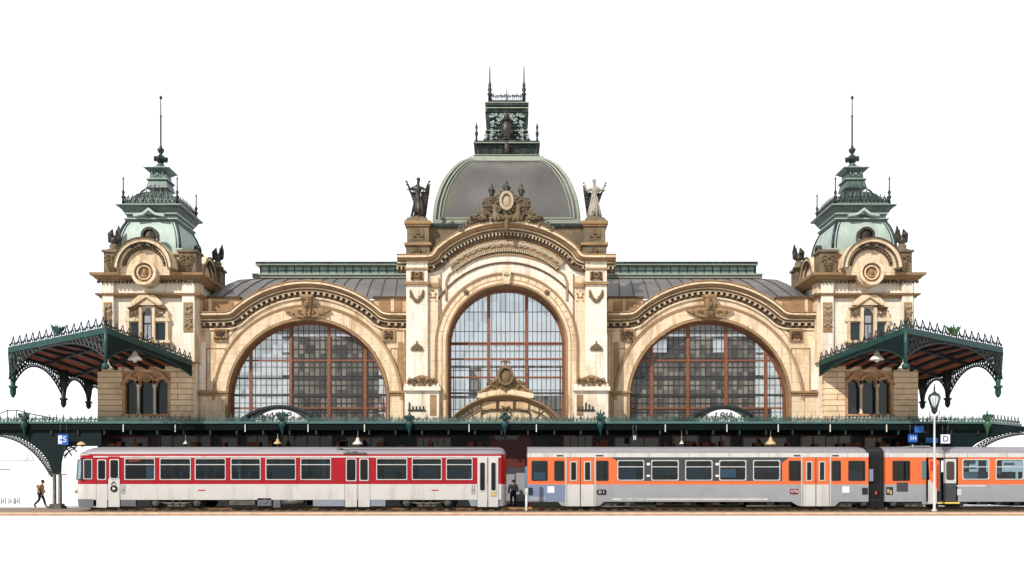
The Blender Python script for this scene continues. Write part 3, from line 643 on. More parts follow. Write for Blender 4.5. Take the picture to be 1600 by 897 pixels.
m = MB()
for sx in (-1, 1):
    for sy in (-1, 1):
        m.lathe(dcx+sx*1.2, LY+sy*1.2, [(.12, zl(160)), (.12, zl(150)), (.2, zl(148)), (.09, zl(145)), (.16, zl(141)), (.1, zl(137)), (.12, zl(133)), (.055, zl(129)), (.035, zl(106)), (.0, zl(104))], 8)
        m.lathe(dcx+sx*2.1, LY+sy*2.1, [(.1, zl(222)), (.06, zl(216)), (.13, zl(211)), (.05, zl(207)), (.1, zl(203)), (.01, zl(197))], 7)
m.build_each('lantern_finial', black, ln)
m = MB()
for sy in (-1, 1):
    for i in range(17):
        x = dcx-1.1+2.2*i/16; hh = (10, 13, 8, 11)[i % 4]; m.tube([(x, LY+sy*1.2, zl(158)), (x, LY+sy*1.2, zl(158)+hh*pw_)], .028, 4)
        if i % 2: spiral(m, (x, zl(151)), .13, 1.2, i, LY+sy*1.2, .025, 1)
    m.box(dcx-1.15, dcx+1.15, LY+sy*1.2-.03, LY+sy*1.2+.03, zl(151), zl(150)); m.tube([(dcx, LY+sy*1.2, zl(158)), (dcx, LY+sy*1.2, zl(139))], [.07, .02], 6)
    m.box(LY*0+dcx+sy*1.2-.03, dcx+sy*1.2+.03, LY-1.15, LY+1.15, zl(151), zl(150))
m.build_each('lantern_cresting', black, ln)

# entrance pediment above the platform canopy
ye = -2.3; EX = lambda x: px(x, ye); EZ = lambda y: pz(y, ye); ec = EX(790); k2 = (D+ye)/F
ea = arc(ec, EZ(734), 117*k2, 180-41, 41, 26)
m = MB(); m.columns([(p[0], EZ(672), p[1]-.02) for p in ea], ye, YP+.02) ; ep = m.build('entrance_pediment', cream, B)
m = MB(); m.sweep(ea, corn(ye, .4, .3)); m.sweep(arc(ec, EZ(734), 101*k2, 180-43, 43, 24), band(-.03, .03, ye-.06, ye+.02)); m.build('pediment_cornice', tan, ep)
m = MB(); m.columns([(ec+t*1.75, EZ(622), EZ(617)+.12+.3*max(0, 1-abs(t))**1.5) for t in [i/10-1 for i in range(21)]], ye-.15, ye+.4); m.build('pediment_step', cream, ep)
m = MB()
for a, b in ((752, 776), (779, 802), (805, 826)): m.bx(a, b, 626, 641, ye-.07, ye+.02, ye)
pn = m.build_each('pediment_panel', ochre, ep)
m = MB()
for a, b in ((752, 776), (779, 802), (805, 826)): m.sweep([(EX(a), EZ(641)), (EX(a), EZ(626)), (EX(b), EZ(626)), (EX(b), EZ(641)), (EX(a), EZ(641))], band(-.03, .03, ye-.12, ye-.02))
m.sweep([(EX(752), EZ(657)), (EX(752), EZ(645)), (EX(767), EZ(640)), (EX(813), EZ(640)), (EX(828), EZ(645)), (EX(828), EZ(657))], band(-.04, .04, ye-.1, ye))
for x0, y0, x1, y1 in ((715, 657, 748, 622), (728, 640, 745, 657), (722, 655, 750, 640), (735, 625, 740, 657), (865, 657, 832, 622), (852, 640, 835, 657), (858, 655, 830, 640), (845, 625, 840, 657)):
    m.tube([(EX(x0), ye-.02, EZ(y0)), (EX((x0+x1)/2), ye-.04, EZ((y0+y1)/2-2)), (EX(x1), ye-.02, EZ(y1))], .035, 4)
m.build('tracery', brown, ep)
m = MB(); relief(m, ec, EZ(640), .35, .3, ye-.12, 8, 402, .05); m.build('tympanum_carving', carve, ep)
m = MB(); m.columns([(ec+t*1.75, EZ(617), EZ(617)+.12+1.75*max(0, 1-abs(t))**1.7) for t in [i/12-1 for i in range(25)]], ye-.08, ye+.3); m.sweep([(ec+t*1.75, EZ(617)+.14+1.75*max(0, 1-abs(t))**1.7) for t in [i/12-1 for i in range(25)]], band(-.04, .07, ye-.2, ye+.3)); m.build('swept_base', tan, ep)
m = MB(); relief(m, ec, EZ(600), 1.15, .38, ye-.1, 44, 401, .07, shape=lambda u: 1-u*.6); m.ball((ec, ye-.1, EZ(588)), .42, .2, .5, 12, 8)
sh = [(ec+.45*math.cos(R(a)), EZ(588)+.55*math.sin(R(a))) for a in range(0, 361, 18)]; m.sweep(sh, band(-.06, .08, ye-.4, ye-.1)); relief(m, ec, EZ(572), .4, .3, ye-.1, 12, 404, .07); m.ball((ec, ye-.1, EZ(566)), .12, .1, .22)
m.build_each('crowning_cartouche', carve, ep)

# ground floor front under the canopy
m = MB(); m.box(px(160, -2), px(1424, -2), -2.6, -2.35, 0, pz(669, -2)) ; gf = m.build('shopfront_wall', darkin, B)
yg = -2.6; GX = lambda x: px(x, yg); GZ = lambda y: pz(y, yg)
def frame(a, b, c, d, t=.07, mt=redwood, nv=1, nm='door_frame', pane=gdark):
    m = MB(); m.sweep([(GX(a), GZ(d)), (GX(a), GZ(c)), (GX(b), GZ(c)), (GX(b), GZ(d))], band(-t, t, yg-.1, yg))
    for i in range(1, nv): x = GX(a)+(GX(b)-GX(a))*i/nv; m.box(x-t*.6, x+t*.6, yg-.08, yg, GZ(d), GZ(c))
    f = m.build(nm, mt, gf); m = MB(); m.box(GX(a)+t, GX(b)-t, yg-.03, yg-.002, GZ(d), GZ(c)-t); m.build_each('pane', pane, f)
for a, b, nv in ((170, 232, 3), (250, 330, 4), (345, 372, 1), (385, 420, 2), (440, 520, 4), (540, 600, 3), (651, 705, 5), (880, 926, 4), (960, 1030, 3), (1050, 1092, 2), (1110, 1142, 2), (1160, 1230, 3), (1250, 1330, 4), (1350, 1410, 3)):
    frame(a, b, 680 + (3 if nv % 2 else 0), 748, .05, redwood, nv)
m = MB(); m.box(GX(765), GX(830), yg-.05, yg-.003, 0, GZ(670)); pt = m.build('entrance_surround', redwood, gf)
m = MB(); m.box(GX(772), GX(811), yg-.12, yg-.051, GZ(688), GZ(677)); t = m.build('transom_light', steel, pt)
m = MB(); m.box(GX(774), GX(790), yg-.14, yg-.121, GZ(686.5), GZ(678.5)); m.box(GX(792), GX(809), yg-.14, yg-.121, GZ(686.5), GZ(678.5)); m.build_each('pane', gdark, t)
m = MB(); m.bx(788, 825, 731, 792, yg-.14, yg-.052, yg); dd = m.build('entrance_door', tband, pt)
m = MB(); m.bx(790, 804, 741, 783, yg-.17, yg-.141, yg); m.bx(806, 820, 739, 783, yg-.17, yg-.141, yg); m.build_each('pane', tgrey, dd)
m = MB(); 
rr = random.Random(5)
for i in range(34):
    x = rr.uniform(170, 1400); 
    if 640 < x < 660 or 765 < x < 830: continue
    w_ = rr.uniform(4, 16); h_ = rr.uniform(1.5, 4.5); m.bx(x, x+w_, 697-h_-rr.uniform(0, 5), 700, yg-.35, yg-.3, yg)
m.build_each('fascia_board', mat('faded_rust_board', (.14, .045, .02), .8, var=.6, vscale=5), gf)

# towers ------------------------------------------------------------------
def tower(s):
    Yt = -.8; kk = (D+Yt)/F
    tx = px(234, Yt) if s > 0 else 2*px(793.5, Yt)-px(234, Yt)
    X = lambda u: tx+s*(u-234)*kk                       # u: column in the left tower's picture
    Z = lambda y: pz(y, Yt)
    def rx(a, b): return tuple(sorted((X(a), X(b))))
    def bx(m, a, b, c, d, y0, y1): l, h = rx(a, b); m.box(l, h, y0, y1, Z(d), Z(c)); return m
    hw = 72*kk; yc = Yt+hw                              # half width, centre depth
    inn = s                                             # direction of the station centre
    m = MB(); m.box(tx-hw+.05, tx+hw-.05, Yt, Yt+2*hw, 0, Z(430)); tw = m.build('corner_tower', white, B)
    # rusticated base
    m = MB(); bx(m, 158, 196, 570, 792, Yt-.5, Yt+.1); bx(m, 271, 303, 570, 792, Yt-.5, Yt+.1); bx(m, 195, 272, 570, 583, Yt-.42, Yt+.1); bx(m, 195, 272, 652, 792, Yt-.42, Yt+.1); bs = m.build('rusticated_base', rust, tw)
    m = MB(); bx(m, 157, 305, 566, 570, Yt-.62, Yt+.1); m.build('base_cornice', tan, tw)
    # triple arched window in the base
    a, b = rx(196, 270); m = MB(); cx = (a+b)/2
    m.box(a, b, Yt-.46, Yt-.3, Z(656), Z(651)); m.box(a-.05, b+.05, Yt-.6, Yt-.3, Z(651), Z(648))
    wcol = mat('pinkish_brown_stone', (0.46, 0.26, 0.14), .8, var=.25, vscale=2, bump=.3)
    for q in (-.5, .5):
        xx = cx+q*(b-a)*.96; m.box(xx-.1, xx+.1, Yt-.46, Yt-.1, Z(648), Z(600))
    for q, r_, cz_ in ((-.345, .5, 604), (0, .55, 601), (.345, .5, 604)):
        xx = cx+q*(b-a)*.96; m.sweep(arc(xx, Z(cz_), r_*.86, 180, 0, 14), band(0, .16, Yt-.5, Yt-.1))
    m.sweep(arc(cx, Z(612), 1.36, 158, 22, 18), band(0, .17, Yt-.52, Yt-.1)); cwn = m.build('triple_window', wcol, tw)
    m = MB(); m.box(a+.05, b-.05, Yt-.14, Yt-.08, Z(648), Z(588)); m.build_each('pane', gdark, cwn)
    m = MB(); hbw = (b-a)/2; cc = [(-.662*hbw, 604), (0, 601), (.662*hbw, 604)]; rb = .26*hbw
    def head(u):
        for c0, y0_ in cc:
            if abs(u-c0) < rb: return Z(y0_)+math.sqrt(max(0, rb*rb-(u-c0)**2))
        return Z(606)
    m.columns([(cx+u, head(u), Z(583)) for u in [hbw*(i/60-1) for i in range(121)]], Yt-.32, Yt-.12); m.build('window_spandrel', wcol, cwn)
    m = MB()
    for q in (-.17, .17): m.lathe(cx+q*(b-a), Yt-.42, [(.13, Z(648)), (.13, Z(646)), (.085, Z(645)), (.085, Z(607)), (.15, Z(604)), (.15, Z(602))], 10)
    m.build_each('colonnette', cream, cwn)
    m = MB(); m.cyl_y(cx, Z(592), .28, Yt-.4, Yt-.28, 16); m.build('oculus', tan, cwn)
    m = MB()
    for i in range(13): xx = a+.1+(b-a-.2)*i/12; m.lathe(xx, Yt-.5, [(.05, Z(656)), (.08, Z(653.5)), (.04, Z(650.5)), (.06, Z(649))], 6)
    m.build_each('baluster', white, cwn)
    # corner pilasters, panels of the upper body
    for a_, b_ in ((163, 180), (287, 306)):
        l, h = rx(a_, b_); m = MB(); m.box(l, h, Yt-.28, Yt+.02, Z(566), Z(432)); pl = m.build('corner_pilaster', white, tw)
        m = MB(); m.box(l+.1, h-.1, Yt-.33, Yt-.28, Z(520), Z(474)); pn = m.build('carved_panel', tan, pl)
        m = MB(); relief(m, (l+h)/2, Z(497), .22, .72, Yt-.34, 40, 501, .045); m.build('relief', carve_light, pn)
    m = MB(); 
    for sd in (-1, 1):                                  # pilasters on the side walls
        for yy in (Yt+.05, Yt+2*hw-1.2): m.box(tx+sd*(hw-.05) if sd > 0 else tx-hw-.15, tx+hw+.15 if sd > 0 else tx-hw+.05, yy, yy+1.0, Z(566), Z(432))
    m.build_each('side_pilaster', cream, tw)
    m = MB()
    m.frustum(tx, yc, Z(463), Z(460), hw+.35, hw+.42); m.frustum(tx, yc, Z(466), Z(463), hw+.2, hw+.25); m.build('string_course', tan, tw)
    m = MB(); m.frustum(tx, yc, Z(441), Z(438), hw+.2, hw+.34); m.frustum(tx, yc, Z(438), Z(433), hw+.36, hw+.55); m.frustum(tx, yc, Z(433), Z(429), hw+.62, hw+.66); co = m.build('tower_cornice', tan, tw)
    m = MB()
    for i in range(26): xx = tx-hw-.2+(2*hw+.4)*i/25; m.box(xx-.06, xx+.06, Yt-.42, Yt-.2, Z(444), Z(441))
    m.box(tx-hw-.25, tx+hw+.25, Yt-.40, Yt-.2, Z(441), Z(440.2))
    m.build('dentil_pattern', brown, co)
    # aedicule: pointed pediment, windows
    cx = X(232); m = MB(); m.columns([(cx+t, Z(478)+.0, Z(477)+.75*max(0, 1-abs(t)/.95)**.7+.12) for t in [i/8-1 for i in range(17)]], Yt-.35, Yt+.02); ae = m.build('aedicule', cream, tw)
    m = MB(); m.sweep([(cx-1.2, Z(482)), (cx-.85, Z(480)), (cx, Z(466)), (cx+.85, Z(480)), (cx+1.2, Z(482))], corn(Yt, .45, .22)); m.build('pointed_pediment', tan, ae)
    m = MB()
    for q in (-.42, .42): m.box(cx+q-.09, cx+q+.09, Yt-.3, Yt+.02, Z(533), Z(482))
    for q in (-1.25, 1.25): m.box(cx+q-.09, cx+q+.09, Yt-.22, Yt+.02, Z(533), Z(486))
    m.box(cx-1.5, cx+1.5, Yt-.4, Yt+.02, Z(537), Z(533)); m.box(cx-1.45, cx-.35, Yt-.25, Yt+.02, Z(503), Z(498)); m.box(cx+.35, cx+1.45, Yt-.25, Yt+.02, Z(503), Z(498)); m.build_each('window_surround', cream, ae)
    m = MB(); m.poly_y([(cx-.33, Z(533)), (cx+.33, Z(533)), (cx+.33, Z(490)), (cx, Z(482)), (cx-.33, Z(490))], Yt-.1, Yt-.02); wn = m.build('pointed_window', darkbar, ae)
    m = MB(); m.box(cx-.2, cx-.03, Yt-.13, Yt-.1, Z(530), Z(508)); m.box(cx+.03, cx+.2, Yt-.13, Yt-.1, Z(530), Z(508)); m.box(cx-.2, cx+.2, Yt-.13, Yt-.1, Z(505), Z(494)); m.build_each('pane', tgrey, wn)
    for q in (-.8, .8): m = MB(); m.box(cx+q-.27, cx+q+.27, Yt-.08, Yt-.02, Z(533), Z(505)); m.build('side_window', gdark, ae)
    m = MB()
    for q in (-.85, .85): relief(m, cx+q, Z(491), .3, .2, Yt-.2, 7, 511, .05)
    m.build_each('scroll_carving', carve, ae)
    # attic
    m = MB(); m.box(tx-hw+.5, tx+hw-.5, Yt+.25, Yt+2*hw-.25, Z(429), Z(397)); m.box(tx-hw+.4, tx+hw-.4, Yt+.1, Yt+2*hw-.1, Z(397), Z(394)); at = m.build('attic', ochre, tw)
    m = MB()
    for sx in (-1, 1):
        for yy in (Yt, Yt+2*hw-1.1): m.box(tx+sx*(hw-.55)-.55, tx+sx*(hw-.55)+.55, yy, yy+1.1, Z(429), Z(394)); m.box(tx+sx*(hw-.55)-.65, tx+sx*(hw-.55)+.65, yy-.1, yy+1.2, Z(394), Z(390.5))
    m.build_each('attic_pier', grime, at)
    m = MB()
    for sx in (-1, 1): relief(m, tx+sx*(hw-.55), Z(411), .42, .55, Yt-.02, 14, 521, .05)
    m.build_each('pier_relief', carve, at)
    # dormers: front and inner side
    def dormer(front):
        def T(u, y, z): return (tx+u, Yt+y-.64, z) if front else (tx+inn*(hw-.35-y*.7), yc-.2+u*.72, Z(429)+(z-Z(429))*.85)
        def solid(mb, fn):
            t = MB(); fn(t); mb.add([T(*v) for v in t.v], t.f); return mb
        zc_ = Z(424)
        m = solid(MB(), lambda t: (t.columns([(1.55*math.cos(PI-PI*i/20), Z(434), zc_+1.55*math.sin(PI*i/20)) for i in range(21)], -.1, 1.3), t.cyl_y(0, Z(431), .86, -.12, .8, 24)))
        d = m.build('arched_dormer', cream, tw)
        m = solid(MB(), lambda t: (t.sweep(arc(0, zc_, 1.55, 180, 0, 26), band(0, .28, -.5, .4)), t.sweep(arc(0, zc_, 1.83, 180, 0, 26), band(0, .07, -.56, .4)), t.sweep(arc(0, zc_, 1.42, 180, 0, 26), band(0, .13, -.3, .3)))); m.build('dormer_arch', cream, d); m = solid(MB(), lambda t: (t.sweep(arc(0, zc_, 1.83, 180, 0, 26), band(.0, .06, -.6, -.3)), t.sweep(arc(0, zc_, 1.55, 180, 0, 26), band(.0, .05, -.54, -.3)))); m.build('dormer_hood', brown, d); m = solid(MB(), lambda t: [t.ball((1.3*math.cos(R(a)), -.2, zc_+1.3*math.sin(R(a))), .1, .08, .1, 6, 4) for a in range(20, 165, 9)]); m.build('bead_carving', carve, d)
        m = solid(MB(), lambda t: t.sweep(arc(0, zc_, 1.2, 172, 8, 20), band(0, .2, -.16, .0))); m.build('dormer_shadow_band', brown, d)  # brown band standing in for the shade under the dormer arch
        m = solid(MB(), lambda t: (t.sweep([(.66*math.cos(R(a)), Z(431)+.66*math.sin(R(a))) for a in range(0, 361, 15)][::-1], band(-.05, .13, -.36, -.05)), t.sweep([(.42*math.cos(R(a)), Z(431)+.42*math.sin(R(a))) for a in range(0, 361, 18)][::-1], band(-.03, .04, -.3, -.05)))); rd = m.build('medallion', cream, d)
        m = solid(MB(), lambda t: (t.cyl_y(0, Z(431), .6, -.14, -.06, 20), t.ball((0, -.2, Z(430)), .16, .12, .22), t.ball((-.06, -.18, Z(436)), .24, .08, .12))); m.build('bust_relief', tan, rd)
        m = solid(MB(), lambda t: (relief(t, 0, Z(390), .85, .22, -.35, 20, 531, .07, shape=lambda u: 1-.5*u), t.sweep(arc(0, Z(368), .38, 200, -20, 14), band(0, .16, .5, .9)), t.ball((0, .75, Z(369)), .4, .2, .55), relief(t, 0, Z(379), .75, .25, .3, 14, 533, .1))); m.build('dormer_crest', bronze, d)
    dormer(True); dormer(False)
    # bulbous square roof
    rw = 48.5*kk*1.03
    tx = tx-s*(.45 if s > 0 else .24)                  # the roof sits a little towards the outer side
    def Z(y): return pz(y, yc-rw*min(1, max(0, (y-285)/31)))
    zb = Z(389); RH = Z(342)-zb
    pr_ = [(0, 1.0), (.15, 1.0), (.3, .985), (.5, .95), (.65, .91), (.8, .86), (.9, .81), (1, .77)]
    m = MB(); m.frustum(tx, yc, zb-.75, zb, rw+.22, rw+.22)
    for s_ in range(4):
        o = []; cs = ((-1, -1), (1, -1), (1, 1), (-1, 1)); a_ = cs[s_]; b_ = cs[(s_+1) % 4]
        for h, q in pr_: o += [(tx+a_[0]*rw*q, yc+a_[1]*rw*q, zb+RH*h), (tx+b_[0]*rw*q, yc+b_[1]*rw*q, zb+RH*h)]
        m.add(o, [(2*i, 2*i+1, 2*i+3, 2*i+2) for i in range(len(pr_)-1)], smooth=True)
    rf = m.build('bell_roof', verd, tw)
    m = MB()
    for sx, sy in ((-1, -1), (1, -1), (1, 1), (-1, 1)):
        m.tube([(tx+sx*rw*q, yc+sy*rw*q, zb+RH*h) for h, q in pr_], .09, 6)
        m.tube([(tx+sx*(rw*q-.22), yc+sy*(rw*q+.02), zb+RH*h) for h, q in pr_], .035, 4)
    m.build_each('hip_rib', verdk, rf)
    m = MB(); u = .77*rw; re_ = .885*rw
    m.frustum(tx, yc, Z(343), Z(339), u+.1, u+.14); m.frustum(tx, yc, Z(339), Z(333), u, u+.05); m.frustum(tx, yc, Z(333), Z(322), u+.08, re_+.12); m.frustum(tx, yc, Z(322), Z(319), re_+.25, re_+.3); m.frustum(tx, yc, Z(319), Z(314), re_+.12, re_-.1)
    m.build('flared_eave', vgrey, rf)
    m = MB(); m.frustum(tx, yc, Z(340), Z(338.5), u+.2, u+.2); m.frustum(tx, yc, Z(320), Z(319), re_+.33, re_+.33); m.frustum(tx, yc, Z(332), Z(325), u+.14, re_-.02)
    m.sweep([(tx-1.0, Z(336)), (tx-.4, Z(333.5)), (tx, Z(326)), (tx+.4, Z(333.5)), (tx+1.0, Z(336))], band(-.08, .06, yc-u-.5, yc-u-.2)); m.build_each('eave_trim', verd, rf)
    m = MB(); m.smooth = True
    vs_ = []
    for i in range(9):
        a_ = PI/2*i/8*.85; vs_.append((1.45*math.cos(a_), Z(314)+1.15*math.sin(a_)))
    for s_ in range(4):
        cs = ((-1, -1), (1, -1), (1, 1), (-1, 1)); a_ = cs[s_]; b_ = cs[(s_+1) % 4]; o = []
        for w_, z in vs_: o += [(tx+a_[0]*w_, yc+a_[1]*w_, z), (tx+b_[0]*w_, yc+b_[1]*w_, z)]
        m.add(o, [(2*i, 2*i+1, 2*i+3, 2*i+2) for i in range(8)], smooth=True)
    m.smooth = False
    m.frustum(tx, yc, Z(294), Z(286), .72, .6); m.frustum(tx, yc, Z(286), Z(284), .68, .68)
    m.frustum(tx, yc, Z(284), Z(273), .56, .50); m.frustum(tx, yc, Z(273), Z(268), .55, .8); m.frustum(tx, yc, Z(267), Z(262), .6, .35); m.lathe(tx, yc, [(.35, Z(264)), (.3, Z(260)), (.12, Z(254))], 12)
    cp = m.build('cupola', vgrey, tw)
    m = MB(); m.frustum(tx, yc, Z(268), Z(267), .86, .86); m.frustum(tx, yc, Z(285), Z(284), .72, .72); relief(m, tx, Z(277), .4, .12, yc-.6, 8, 541, .04); m.build_each('cupola_trim', verd, cp)
    m = MB(); m.lathe(tx, yc, [(.1, Z(256)), (.2, Z(254)), (.38, Z(251)), (.4, Z(248)), (.16, Z(244)), (.09, Z(241)), (.2, Z(237)), (.24, Z(234)), (.1, Z(231)), (.055, Z(226)), (.05, Z(183)), (.085, Z(182)), (.04, Z(180)), (.03, Z(156)), (.09, Z(154)), (.1, Z(152)), (.01, Z(149))], 12)
    for a_ in range(8): m.ball((tx+.38*math.cos(a_*PI/4), yc+.38*math.sin(a_*PI/4), Z(249)), .12, .12, .16, 6, 4)
    m.build('spire', verdk, cp)
    m = MB()                                            # cresting round the flared eave
    e = re_-.05
    for sx, sy in ((-1, -1), (1, -1), (1, 1), (-1, 1)):
        zf = Z(316); m.lathe(tx+sx*e, yc+sy*e, [(.10, zf), (.07, zf+.3), (.15, zf+.42), (.06, zf+.55), (.11, zf+.75), (.045, zf+.88), (.035, zf+1.55), (.07, zf+1.62), (.01, zf+1.75)], 7)
    for side in range(4):
        for i in range(12):
            t = -e+.2+(2*e-.4)*(i+.5)/12; h_ = .30+.22*math.cos(t/e*1.3)
            pts = [(t-.13, 0), (t-.05, h_*.7), (t, h_*1.25), (t+.05, h_*.7), (t+.13, 0)]
            f = {0: lambda a_, z: (tx+a_, yc-e, Z(315)+z), 1: lambda a_, z: (tx+e, yc+a_, Z(315)+z), 2: lambda a_, z: (tx+a_, yc+e, Z(315)+z), 3: lambda a_, z: (tx-e, yc+a_, Z(315)+z)}[side]
            m.tube([f(*q) for q in pts], .03, 4); m.tube([f(t-.13+.2*math.cos(q/2), h_*.5+.14*math.sin(q/2)) for q in range(10)], .022, 4)
    for i in range(9):
        a_ = PI*i/8; m.tube([(tx+1.6*math.cos(a_), yc-1.5, Z(314)+.1), (tx+1.15*math.cos(a_), yc-1.2, Z(308)+.7*math.sin(a_)), (tx+.7*math.cos(a_), yc-.9, Z(300)+.5*math.sin(a_))], .03, 4)
    m.build_each('iron_cresting', black, rf)
tower(1); tower(-1)

# hall interior -------------------------------------------------------------
def interior(xa, xb, seed, zs, pal, yb=9):
    rr = random.Random(seed); m = MB()
    for j in range(len(zs)-1):
        x = xa
        while x < xb:
            w_ = rr.choice((.9, 1.25, 1.25, 2.5)); m.cur = rr.choice(pal[j]); 
            if m.cur < 9: m.box(x+.03, min(xb, x+w_)-.03, yb, yb+.15, zs[j]+.1, zs[j+1]-.06)
            m.cur = 1; m.box(x-.03, x+.03, yb-.1, yb+.1, zs[j], zs[j+1]); x += w_
        m.cur = 1; m.box(xa-.5, xb+.5, yb-.25, yb+.1, zs[j+1]-.06, zs[j+1]+.1)
    m.build('hall_interior', [intgrey, intdark, intlite, mat('interior_rust_panel', (.30, .12, .06), .8, var=.4)], B)
ZS = [0, 3.6, 6.9, 8.1, 9.5, 11.2, 12.4]
interior(px(400), px(560), 3, ZS, [(1,), (1, 3, 0, 3), (1, 0, 3, 0), (0, 2, 9), (1, 0, 0), (1, 0)])
m = MB(); yy = 2.4
for a, b, c, d in ((520, 655, 545, 612), (545, 612, 590, 618), (545, 612, 575, 655), (560, 640, 600, 625), (530, 655, 600, 650), (590, 618, 600, 640)): m.tube([(px(a, yy), yy, pz(b, yy)), (px((a+c)/2, yy), yy, pz((b+d)/2-4, yy)), (px(c, yy), yy, pz(d, yy))], .17, 6)
m.build('hall_gantry', mat('red_oxide_steel', (.34, .07, .035), .6, var=.3), B)
interior(px(990), px(1240), 9, ZS, [(1,), (1, 1, 3, 0), (1, 0, 3), (0, 2, 9, 0), (1, 0, 0, 9), (9, 0)])
interior(px(690), px(895), 14, [0, 4.9, 6.6, 8.2, 10.6], [(1, 0), (0, 2, 9), (9, 9, 2), (9, 9, 9, 2)], 12)
m = MB(); m.cur = 0
m.box(px(640), px(940), 9, 9.3, pz(601), pz(598))
m.box(px(395), px(570), 4.0, 4.3, 0, pz(640)); m.box(px(990), px(1230), 3.5, 3.8, 0, pz(632)); m.build_each('mezzanine', [intdark], B)

# ------------------------------------------------------------------ statues
def statue(cx, zb, y, sc, mt, mtw, label, mirror=1):
    t = thing('statue', label, 'statue', (cx, y, zb), 'statues standing on the station roof')
    m = MB(); m.frustum(cx, y, zb, zb+.28*sc, .75*sc, .6*sc); m.ball((cx, y, zb+.3*sc), .62*sc, .5*sc, .25*sc, 10, 6); m.build('plinth', grime, t)
    b = skin([(0, 0, .25), (.05, -.05, .8), (0, 0, 1.35), (0, -.02, 1.7), (0, 0, 2.08), (0, 0, 2.34), (.02, -.04, 2.52), (.02, -.04, 2.7), (.3, 0, 2.12), (.5, -.1, 1.95), (.68, -.12, 2.42), (-.3, 0, 2.12), (-.52, -.12, 2.0), (-.7, -.1, 2.45), (.2, -.2, .6), (.24, -.25, .2)],
             [(0, 1), (1, 2), (2, 3), (3, 4), (4, 5), (5, 6), (6, 7), (4, 8), (8, 9), (9, 10), (4, 11), (11, 12), (12, 13), (1, 14), (14, 15)],
             [(.40, .32), (.31, .25), (.24, .2), (.17, .14), (.22, .16), .075, (.115, .13), .09, .10, .085, .055, .12, .085, .055, .2, .16], 2)
    m = MB(); put(m, b, (cx, y, zb+.2*sc), sc, mirror)
    for sx in (-1, 1):
        for f in range(5): m.tube([(cx+sx*(.68+.02*f)*sc, y-.12*sc, zb+(2.62)*sc), (cx+sx*(.66+.035*f)*sc, y-.14*sc, zb+(2.72+.02*(2-abs(f-2)))*sc)], .018*sc, 5)
    m.build('figure', mt, t)
    m = MB()
    for k_ in range(9):                                 # drapery folds
        a = 2*PI*k_/9; m.tube([(cx+.18*sc*math.cos(a), y+.16*sc*math.sin(a), zb+1.8*sc), (cx+.33*sc*math.cos(a+.2), y+.28*sc*math.sin(a+.2), zb+1.1*sc), (cx+.46*sc*math.cos(a+.1), y+.4*sc*math.sin(a+.1), zb+.35*sc)], [.04*sc, .06*sc, .09*sc], 6)
    m.build('robe', mt, t)
    for sx in (-1, 1):
        m = MB(); pts = [(.16, 2.1), (.45, 2.15), (.74, 2.6), (.72, 2.2), (.62, 1.5), (.5, .6), (.3, .5), (.25, 1.2)] if sx*mirror > 0 else [(.16, 2.1), (.4, 2.1), (.7, 2.5), (.5, 1.95), (.34, 1.5), (.25, 1.2)]
        m.poly_y([(cx+sx*a*sc, zb+b_*sc) for a, b_ in pts], y+.12*sc, y+.22*sc)
        for f in range(6): m.tube([(cx+sx*(.25+.03*f)*sc, y+.1*sc, zb+(2.1-.1*f)*sc), (cx+sx*(.78-.05*f)*sc, y+.08*sc, zb+(2.6-.3*f)*sc)], .035*sc, 5) if f < (6 if sx*mirror > 0 else 2) else None
        m.build('wing', mtw, t)
    m = MB(); m.ball((cx+.02*mirror*sc, y, zb+2.88*sc), .14*sc, .15*sc, .12*sc); m.ball((cx+.02*mirror*sc, y+.08*sc, zb+2.8*sc), .1*sc); m.build('hair', mt, t)
statue(PX(652), PZ(347), YP+.5, 1.0, bronze, bronze, 'dark bronze winged figure with raised arms on the pedestal left of the dome')
statue(PX(930), PZ(347), YP+.5, .97, mat('weathered_statue_stone', (0.34, 0.3, 0.25), .85, var=.5, vscale=3, stain=(.03, .025, .02), stain_amt=.9, stain_scale=3, bump=.4), bronze, 'pale stone winged figure with dark wings on the pedestal right of the dome', -1)
def flame(cx, zb, y, s, label):
    t = thing('stone_eagle', label, 'statue', (cx, y, zb), 'winged stone birds on the tower parapets')
    m = MB(); m.lathe(cx, y, [(.42, zb), (.42, zb+.12), (.25, zb+.2), (.3, zb+.35), (.2, zb+.5)], 10); m.build('plinth', grime, t)
    m = MB(); m.ball((cx, y, zb+.7), .22, .25, .38, 10, 8); m.ball((cx-.08*s, y-.15, zb+1.1), .12, .14, .14); m.tube([(cx-.1*s, y-.25, zb+1.1), (cx-.12*s, y-.36, zb+1.02)], [.05, .01], 6); m.build('bird_body', bronze, t)
    for q in (-1, 1):
        m = MB(); m.poly_y([(cx+q*.1, zb+.6), (cx+q*.38, zb+.7), (cx+q*.42, zb+1.2), (cx+q*.2+.1*s, zb+(1.75 if q == s else 1.5)), (cx+q*.05, zb+1.1)], y, y+.12)
        for f in range(4): m.tube([(cx+q*(.12+.06*f), y-.03, zb+.6), (cx+q*(.15+.06*f), y-.03, zb+1.45-.12*f)], [.05, .02], 5)
        m.build('bird_wing', bronze, t)
YT = -.8
flame(px(172, YT), pz(390.5, YT), YT+.55, 1, 'small dark winged stone bird on the outer parapet of the left tower')
flame(2*px(793.5, YT)-px(172, YT), pz(390.5, YT), YT+.55, -1, 'small dark winged stone bird on the outer parapet of the right tower')
flame(px(301, YT), pz(392, YT), YT+4.9, 1, 'small dark winged stone bird on the inner rear parapet of the left tower')
flame(2*px(793.5, YT)-px(301, YT), pz(392, YT), YT+4.9, -1, 'small dark winged stone bird on the inner rear parapet of the right tower')

